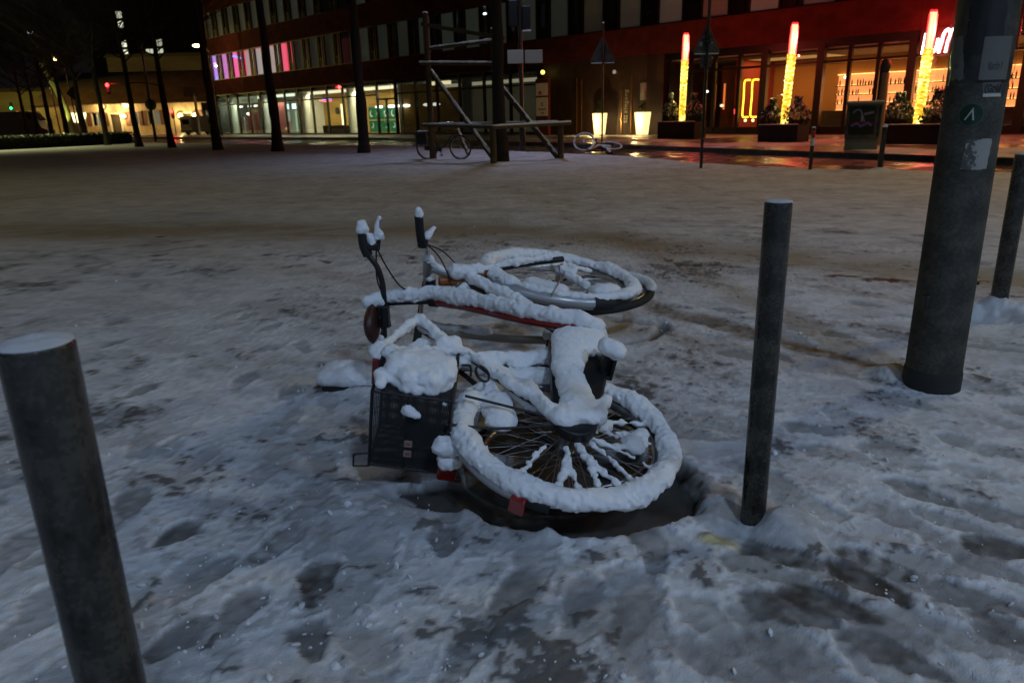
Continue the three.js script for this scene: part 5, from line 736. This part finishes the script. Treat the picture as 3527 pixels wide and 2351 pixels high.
// utility cabinet and round topped pillar
{ const t = thing('utility_cabinet', 'grey utility cabinet with graffiti poster at the far kerb', 'cabinet', [9.88, .03, -21.1], rad(-24));
  mesh('plinth', box(.84, .3, .34, 0, .15, 0, .01), std([.17, .18, .15], .8), t); mesh('body', box(.88, .9, .38, 0, .75, 0, .012), std([.24, .25, .23], .6, 0, { map: M.speckle }), t); mesh('lid', box(.96, .06, .46, 0, 1.22, 0, .02), std([.2, .2, .19], .6), t); mesh('snow_cover', box(.94, .05, .44, 0, 1.265, 0, .02), M.snow, t);
  const tx = textTex(256, 256, (x) => { x.fillStyle = '#20301c'; x.fillRect(0, 0, 256, 120); x.fillStyle = '#4a1424'; x.fillRect(0, 128, 256, 50); x.strokeStyle = '#8a86b4'; x.lineWidth = 16; x.beginPath(); x.moveTo(30, 60); x.bezierCurveTo(60, 10, 110, 20, 120, 70); x.lineTo(150, 140); x.stroke(); x.lineWidth = 20; x.beginPath(); x.moveTo(140, 70); x.lineTo(235, 52); x.stroke(); x.strokeStyle = '#6b64a8'; x.lineWidth = 22; x.beginPath(); x.moveTo(20, 175); x.lineTo(80, 150); x.lineTo(120, 180); x.lineTo(180, 148); x.lineTo(230, 172); x.stroke(); x.fillStyle = '#a9a8c0'; x.fillRect(115, 80, 12, 60); }, '#171c14');
  mesh('poster', box(.64, .74, .006, -.03, .77, .194), std([1, 1, 1], .7, 0, { map: tx }), t); mesh('lock_rail', box(.05, .8, .02, .39, .75, .19), M.galv, t); }
{ const t = thing('pillar_lamp', 'tall round headed pillar behind the utility cabinet', 'pillar', [11.4, .03, -23.3]); mesh('shaft', lathe([[.001, 0], [.15, 0], [.14, 2.1], [.001, 2.1]], 24), std([.3, .2, .12], .6), t); mesh('head', new THREE.SphereGeometry(.17, 20, 14).scale(1, 1.3, 1).translate(0, 2.28, 0), std([.07, .055, .04], .6), t); mesh('side_pole', cyl([-.15, 0, .05], [-.15, 2.2, .05], .03), M.darkMetal, t); }
// manhole cover half swept at the kerb side
{ const t = thing('drain_grate', 'iron drain grate showing through the snow near the kerb', 'grate', [5.35, .018, -15.2], .3); mesh('grate_frame', merge([span(-.36, .36, 0, .03, -.3, -.24), span(-.36, .36, 0, .03, .24, .3), span(-.36, -.3, 0, .03, -.24, .24), span(.3, .36, 0, .03, -.24, .24)]), M.darkMetal, t); for (let i = 0; i < 7; i++) mesh('bar', span(-.3, .3, 0, .026, -.22 + i * .066, -.19 + i * .066), M.darkMetal, t); }

// ---------------------------------------------------------------- hedge
{ const A = V(-29.5, 0, -42.6), B = V(-25.9, 0, -52.2), d = B.clone().sub(A), L = d.length(), t = thing('hedge', 'low dark clipped hedge with snow on top beyond the square', 'hedge', [A.x, 0, A.z], Math.atan2(-d.z, d.x)), l = [], s = [], R = mulberry(5);
  for (let i = 0; i < 5200; i++) { const q = new THREE.PlaneGeometry(.1, .12), top = R() < .4, side = R() < .5 ? -1 : 1; q.rotateX(R() * 6); q.rotateY(R() * 6); q.translate(R() * L, top ? .68 + .1 * R() * R() : R() * .72, top ? (R() - .5) * 1.1 : side * (.5 + .08 * R())); (top && R() < .6 ? s : l).push(q); }
  mesh('foliage', merge(l), M.leaf, t); mesh('snow_cover', merge(s), std([.6, .6, .58], .9, 0, { side: THREE.DoubleSide }), t); mesh('stems', span(.1, L - .1, -.05, .62, -.42, .42), M.twig, t); }

// ---------------------------------------------------------------- low inn and tall blocks at the end of the street
M.cream = std([0.5, 0.4, 0.24], .9, 0, { map: panelTex }); M.tiles = std([0.2, 0.12, 0.07], .9, 0, { map: panelTex }); M.timberDark = std([.05, .035, .02], .7);
function wallLamp(p, k, parent, o, c = [1, .72, .28], I = 12, r = .28) { mesh('wall_lamp', new THREE.SphereGeometry(r, 16, 12).translate(p[0] - o[0], p[1], p[2] - o[2]), glow(c, k), parent); const l = new THREE.PointLight(lin(...c), I, 0, 2); l.position.set(p[0], p[1], p[2] + .55); l.castShadow = true; l.shadow.radius = 2; l.name = 'wall_lamp_light'; scene.add(l); }
{
  const o = [-51, .03, -105], t = thing('low_inn', 'low cream plastered inn with tiled roof and glowing wall lamps', 'building', o), X = (x) => x - o[0], W0 = X(-64), W1 = X(-38);
  // front wall pieces between the openings: [x0, x1, y0, y1]
  const holes = [[-59.35, -57.85, 0, 2.6], [-56.7, -55.2, 1.2, 3.0], [-54.1, -52.8, 0, 2.7], [-49.1, -47.4, 1.2, 3.1], [-44.3, -43.1, 0, 2.6], [-41.5, -40.3, 1.3, 3.0], [-51.4, -50.3, 1.2, 3.0]].sort((a, b) => a[0] - b[0]);
  const wl = []; let x = -64; for (const [a, b, c, d] of holes) { wl.push(span(X(x), X(a), 0, 4.2, -.3, 0), span(X(a), X(b), d, 4.2, -.3, 0)); if (c) wl.push(span(X(a), X(b), 0, c, -.3, 0)); x = b; } wl.push(span(X(x), W1, 0, 4.2, -.3, 0), span(W0, W0 + .3, 0, 4.2, -9, -.3), span(W1 - .3, W1, 0, 4.2, -9, -.3), span(W0, W1, 0, 4.2, -9.3, -9));
  mesh('wall', merge(wl), M.cream, t);
  holes.forEach(([a, b, c, d]) => { if (c) { const w = sub('window', t); mesh('pane', span(X(a), X(b), c, d, -.2, -.19), M.glass, w); mesh('frame', merge([span(X(a), X(b), c, c + .08, -.22, -.12), span(X(a), X(b), d - .08, d, -.22, -.12), span((X(a) + X(b)) / 2 - .05, (X(a) + X(b)) / 2 + .05, c + .08, d - .08, -.22, -.12), span(X(a), X(a) + .08, c + .08, d - .08, -.22, -.12), span(X(b) - .08, X(b), c + .08, d - .08, -.22, -.12)]), std([.5, .48, .42], .7), w); mesh('window_glow', span(X(a), X(b), c, d, -1.2, -1.15), glow([.75, .7, .5], .18), w); for (const s of [-1, 1]) mesh('shutter', span(s < 0 ? X(a) - .7 : X(b) + .05, s < 0 ? X(a) - .05 : X(b) + .7, c, d, .01, .06), std([.12, .05, .025], .7), w); } else { const w = sub('door', t); mesh('leaf', span(X(a) + .08, X(b) - .08, 0, d, -.2, -.13), M.timberDark, w); mesh('surround', merge([span(X(a) - .22, X(a), 0, d + .2, 0, .08), span(X(b), X(b) + .22, 0, d + .2, 0, .08), span(X(a), X(b), d, d + .2, 0, .08)]), std([.6, .56, .45], .8), w); } });
  mesh('arch_lamp_panel', new THREE.CylinderGeometry(1.3, 1.3, .1, 28, 1, false, -Math.PI / 2, Math.PI).rotateX(Math.PI / 2).translate(X(-58.6), 3.0, .1), glow([1, .85, .45], 2.6), t);
  const al = new THREE.RectAreaLight(lin(1, .8, .4), 9, 2.4, 1.2); al.position.set(-58.6, 3.5, -104.6); al.lookAt(-58.6, 2.6, -95); al.name = 'arch_lamp_light'; scene.add(al);
  const rf = new THREE.BufferGeometry(), e = .5; rf.setAttribute('position', new THREE.Float32BufferAttribute([W0 - e, 4.1, .6, W1 + e, 4.1, .6, W1 - 2, 8.4, -4.6, W0 + 2, 8.4, -4.6, W0 - e, 4.1, -9.8, W1 + e, 4.1, -9.8], 3)); rf.setAttribute('uv', new THREE.Float32BufferAttribute([0, 0, 8, 0, 8, 2, 0, 2, 0, 4, 8, 4], 2)); rf.setIndex([0, 1, 2, 0, 2, 3, 5, 4, 3, 5, 3, 2, 1, 5, 2, 4, 0, 3]); rf.computeVertexNormals(); mesh('roof', rf, M.tiles, t); mesh('eaves', span(W0 - e, W1 + e, 4.0, 4.1, -.02, .62), M.timberDark, t);
  [[-54.97, 3.75, 2.6, .34], [-51.7, 3.82, 3.2, .4], [-52.14, 2.44, 2.8, .3], [-44.48, 2.32, 3.4, .36], [-42.46, 2.32, 3.4, .36]].forEach(([a, y, k, r]) => wallLamp([a, y, -104.75], k, t, o, [1, .72, .3], 22, r));
  mesh('bench', merge([span(X(-56.6), X(-54.4), .42, .5, 1, 1.5), span(X(-56.5), X(-56.3), 0, .42, 1.1, 1.4), span(X(-54.7), X(-54.5), 0, .42, 1.1, 1.4)]), std([.2, .04, .03], .7), t);
}
{ const t = thing('tall_block', 'tall plain grey block rising behind the low inn', 'building', [-52, .03, -130]); mesh('wall', span(-14, 22, 0, 12, -12, 0), std([.3, .24, .19], .9, 0, { map: panelTex }), t); mesh('roof', span(-14.3, 22.3, 12, 12.5, -12.3, .3), std([.12, .1, .09], .9), t);
  for (const x of [-9, -3, 4, 10, 16]) { const w = sub('window', t); mesh('pane', span(x, x + 1.4, 7.5, 9.2, .01, .03), std([.03, .03, .035], .15), w); mesh('sill', span(x - .1, x + 1.5, 7.4, 7.5, .01, .12), M.slabMat, w); } }
{ const t = thing('tower_block', 'dark high tower with a few lit office windows in the night', 'building', [-88, 0, -192]); const gridBack = span(-13, 13, 0, 62, -20, -.4); mesh('wall', gridBack, std([.03, .03, .033], .8), t);
  const litT = { '1_7': 1, '1_8': 1, '1_10': .8, '1_11': .6, '3_7': .5, '4_7': .5, '4_8': .3, '2_13': .6 };
  for (let i = 0; i < 7; i++) for (let k = 5; k < 16; k++) { const x = -8.2 + i * 2.35 + (i >= 3 ? 1.6 : 0), y = 2.4 + k * 2.15, L = litT[i + '_' + k], w = sub('window', t, [x, y, 0]); mesh('pane', span(0, 1.9, 0, 1.55, -.2, -.17), L ? glow([.95, 1, .72], L * 1.1) : M.darkPane ??= std([.02, .022, .026], .12), w); mesh('frame', merge([span(-.12, 0, -.1, 1.65, -.4, 0), span(1.9, 2.02, -.1, 1.65, -.4, 0), span(0, 1.9, 1.55, 1.65, -.4, 0), span(0, 1.9, -.1, 0, -.4, 0), span(.9, 1.0, 0, 1.55, -.16, -.1)]), std([.04, .04, .045], .7), w); } }
// ---------------------------------------------------------------- traffic signals, masts and signs
function signal(p, state, label, arm) {
  const t = thing('traffic_light', label, 'traffic light', [p[0], 0, p[2]], 0, 'traffic lights along the street'), y = p[1];
  if (arm) { mesh('mast', cyl([arm, 0, 0], [arm, y + .3, 0], .1, .07, 12), M.galv, t); mesh('arm', tube([[arm, y - .2, 0], [arm * .7, y + .1, 0], [0, y + .12, -.1]], .05), M.galv, t); } else mesh('mast', cyl([0, 0, -.12], [0, y + .4, -.12], .05, .05, 10), M.galv, t);
  mesh('housing', box(.32, .95, .24, 0, y - (state === 'red' ? .3 : -.3), 0, .04), M.black, t); [['red', 0, [1, .02, .02]], ['amber', -.3, [1, .4, 0]], ['green', -.6, [0, 1, .25]]].forEach(([n, dy, c]) => { const on = n === state, yy = y + dy + (state === 'green' ? .6 : 0); mesh('signal_lamp', new THREE.SphereGeometry(on ? .17 : .11, 14, 10).scale(1, 1, .5).translate(0, yy, .13), on ? glow(c, 7) : std([.02, .02, .02], .3), t); });
  if (state === 'red') { const l = new THREE.PointLight(lin(1, .03, .03), 9, 0, 2); l.position.set(p[0], y, p[2] + .5); l.castShadow = true; l.shadow.radius = 8; l.name = 'red_signal_light'; scene.add(l); }
}
signal([-35.8, 4.72, -70], 'red', 'red traffic light hung on the arm of a mast', 4.8); signal([-39.07, 2.66, -90], 'red', 'red traffic light on a short post near the parked van'); signal([-63.4, 3.19, -100], 'red', 'red traffic light far left above the dark delivery truck');
signal([-70.5, 4.0, -110], 'green', 'green traffic light, leftmost of the three far ones'); signal([-69, 4.03, -110], 'green', 'green traffic light, middle of the three far ones'); signal([-67.3, 4, -110], 'green', 'green traffic light, rightmost of the three far ones');
{ const t = thing('round_sign', 'round sign seen from behind on a thin pole among the trees', 'road sign', [-26.2, 0, -56.8]); mesh('pole', cyl([0, 0, 0], [0, 6.8, 0], .11, .07, 12), M.galv, t); mesh('disc', cyl([0, 2.62, -.1], [0, 2.62, -.07], .42, .42, 28), M.signBack, t); }
{ const t = thing('direction_sign', 'dark rectangular direction sign on a pale post beside the inn', 'road sign', [-32.5, 0, -80]); mesh('post', cyl([.3, 0, 0], [.3, 4.2, 0], .14, .14, 12), std([.35, .27, .16], .8), t); mesh('board', box(1.5, .9, .06, 0, 4.4, .1, .02), std([.06, .035, .03], .6), t); mesh('lower_board', box(1.0, .8, .05, 1.4, 2.9, .1, .02), std([.03, .03, .04], .6), t); mesh('lower_post', cyl([1.4, 0, 0], [1.4, 3.3, 0], .05), M.galv, t); }
{ const t = thing('diamond_sign', 'diamond shaped priority sign seen from behind near the far trees', 'road sign', [-44.6, 0, -80]); mesh('post', cyl([0, 0, 0], [0, 5.2, 0], .06), M.galv, t); mesh('plate', box(1.0, 1.0, .03, 0, 0, .06, .01).rotateZ(Math.PI / 4).translate(0, 4.5, 0), std([.05, .035, .025], .6), t); }
function farLamp(p, c, label, k, I, post) { const t = thing('road_lamp', label, 'street lamp', [p[0], 0, p[2]], 0, 'street lamps down the street'); mesh('mast', cyl([post, 0, 0], [post * .8, p[1] - .4, 0], .09, .05, 12), M.galv, t); mesh('arm', tube([[post * .8, p[1] - .5, 0], [post * .6, p[1] - .05, 0], [0, p[1] + .06, 0]], .045), M.galv, t); mesh('lamp_head', new THREE.SphereGeometry(.3, 16, 10).scale(1.3, .5, 1).translate(0, p[1], 0), glow(c, k), t); if (I) { const l = new THREE.PointLight(lin(...c), I, 0, 2); l.position.set(p[0], p[1] - .3, p[2] + .1); l.castShadow = true; l.shadow.radius = 3; l.name = 'road_lamp_light'; scene.add(l); } }
farLamp([-29.3, 8.3, -75], [1, .7, .25], 'orange street lamp glowing beside the office building corner', 9, 9, 1.3); farLamp([-53.75, 11.5, -90], [.7, .85, 1], 'small bluish white lamp high above the far left trees', 7, 0, 1.2); farLamp([-51.6, 8.7, -90], [1, .5, .1], 'small orange lamp between the far left trees', 4, 110, 1.2);
farLamp([-71, 7, -96], [.95, .85, .2], 'yellow street lamp lighting the corner far left', 6, 260, -1.4);
// flood lit trunk
{ const t = thing('flood_lit_trunk', 'leaning trunk flood lit yellow green beyond the trees', 'tree', [-46.3, 0, -81]); const g = tube([[.4, 0, 0], [.2, 1.8, 0], [-.2, 4, 0], [-1.0, 6.4, 0], [-1.6, 8, 0]], .34, 30, 12); mesh('trunk', g, std([.3, .3, .12], .9), t); mesh('crown', merge([0, 1, 2, 3, 4, 5, 6].map((i) => tube([[-.8 - i * .1, 5 + i * .4, 0], [-1.5 + i * .5, 6.5 + i * .3, (i % 3 - 1) * .8], [-2.2 + i * .9, 8 + i * .2, (i % 3 - 1) * 1.5]], .06, 8, 5))), M.twig, t); mesh('flood_lamp', cyl([.3, .25, 1.7], [.3, .5, 1.5], .18, .22, 14), glow([1, .95, .35], 3), t); const l = new THREE.SpotLight(lin(.95, .95, .3), 130, 0, .5, .6, 2); l.position.set(-46.0, .6, -79.3); l.target.position.set(-46.8, 4, -81); l.target.name = 'flood_aim'; l.castShadow = true; l.shadow.radius = 8; l.name = 'flood_lamp_light'; scene.add(l, l.target); }
// ---------------------------------------------------------------- vehicles
function van(name, label, p, turn, W, H, Len, body) {
  const t = thing(name, label, 'van', p, turn); const s = new THREE.Shape(); s.moveTo(-Len / 2, .35); s.lineTo(Len / 2 - .1, .35); s.quadraticCurveTo(Len / 2, .4, Len / 2, .9); s.lineTo(Len / 2 - .55, 1.15); s.lineTo(Len / 2 - 1.2, H - .12); s.quadraticCurveTo(Len / 2 - 1.3, H, Len / 2 - 1.6, H); s.lineTo(-Len / 2 + .15, H); s.quadraticCurveTo(-Len / 2, H, -Len / 2, H - .15); s.closePath();
  mesh('body', new THREE.ExtrudeGeometry(s, { depth: W - .1, bevelEnabled: true, bevelSize: .05, bevelThickness: .05, bevelSegments: 3 }).translate(0, 0, -W / 2 + .05), body, t);
  const glassD = std([.015, .017, .02], .08); mesh('rear_window', box(.02, .5, W * .6, -Len / 2 - .055, H - .55, 0), glassD, t); mesh('windscreen', box(.03, .95, W * .82, 0, 0, 0).rotateZ(.62).translate(Len / 2 - .86, H - .55, 0), glassD, t); for (const q of [-1, 1]) { mesh('side_window', box(.8, .5, .02, Len / 2 - 1.75, H - .5, q * (W / 2 + .055)), glassD, t); for (const x of [-Len / 2 + .8, Len / 2 - .9]) { const w = sub('wheel', t, [x, .34, q * (W / 2 - .08)]); mesh('tyre', new THREE.TorusGeometry(.25, .09, 10, 24), M.rubber, w); mesh('rim', cyl([0, 0, -.06], [0, 0, .06], .17, .17, 16), M.alu, w); } mesh('tail_light', box(.04, .3, .12, -Len / 2 - .05, .95, q * (W / 2 - .12)), M.redLens, t); mesh('headlight', box(.06, .18, .26, Len / 2 - .04, .78, q * (W / 2 - .25)), M.alu, t); }
  mesh('bumper', box(.14, .22, W * .95, -Len / 2 - .06, .42, 0, .03), M.black, t); mesh('snow_cover', box(Len - 2, .06, W * .9, -.7, H + .05, 0, .03), M.snow, t); return t;
}
van('parked_van', 'pale parked van with spare window, by the corner of the office building', [-34.2, .03, -86], rad(62), 1.8, 1.95, 4.3, std([.5, .48, .42], .4));
van('delivery_truck', 'dark box truck parked at the far left behind the trees', [-54.5, .03, -86], rad(10), 2.2, 2.9, 6, std([.06, .065, .08], .5));
{ const t = thing('backdrop_house', 'plain yellowish house added as a lit backdrop behind the far left trees', 'building', [-82, .03, -118]); mesh('wall', span(-14, 14, 0, 6.5, -8, 0), std([.34, .3, .16], .9, 0, { map: panelTex }), t); mesh('roof', span(-14.4, 14.4, 6.5, 7, -8.4, .4), M.timberDark, t);  // house added to give the far left trees a brighter backdrop
  for (let i = 0; i < 7; i++) { const x = -11.5 + i * 3.5, w = sub('window', t); mesh('pane', span(x, x + 1.3, 1.4, 3.0, .01, .04), M.darkPane, w); mesh('frame', merge([span(x - .1, x, 1.3, 3.1, .01, .1), span(x + 1.3, x + 1.4, 1.3, 3.1, .01, .1), span(x, x + 1.3, 3.0, 3.1, .01, .1), span(x, x + 1.3, 1.3, 1.4, .01, .14)]), M.slabMat, w); } }

renderer.render(scene, camera);
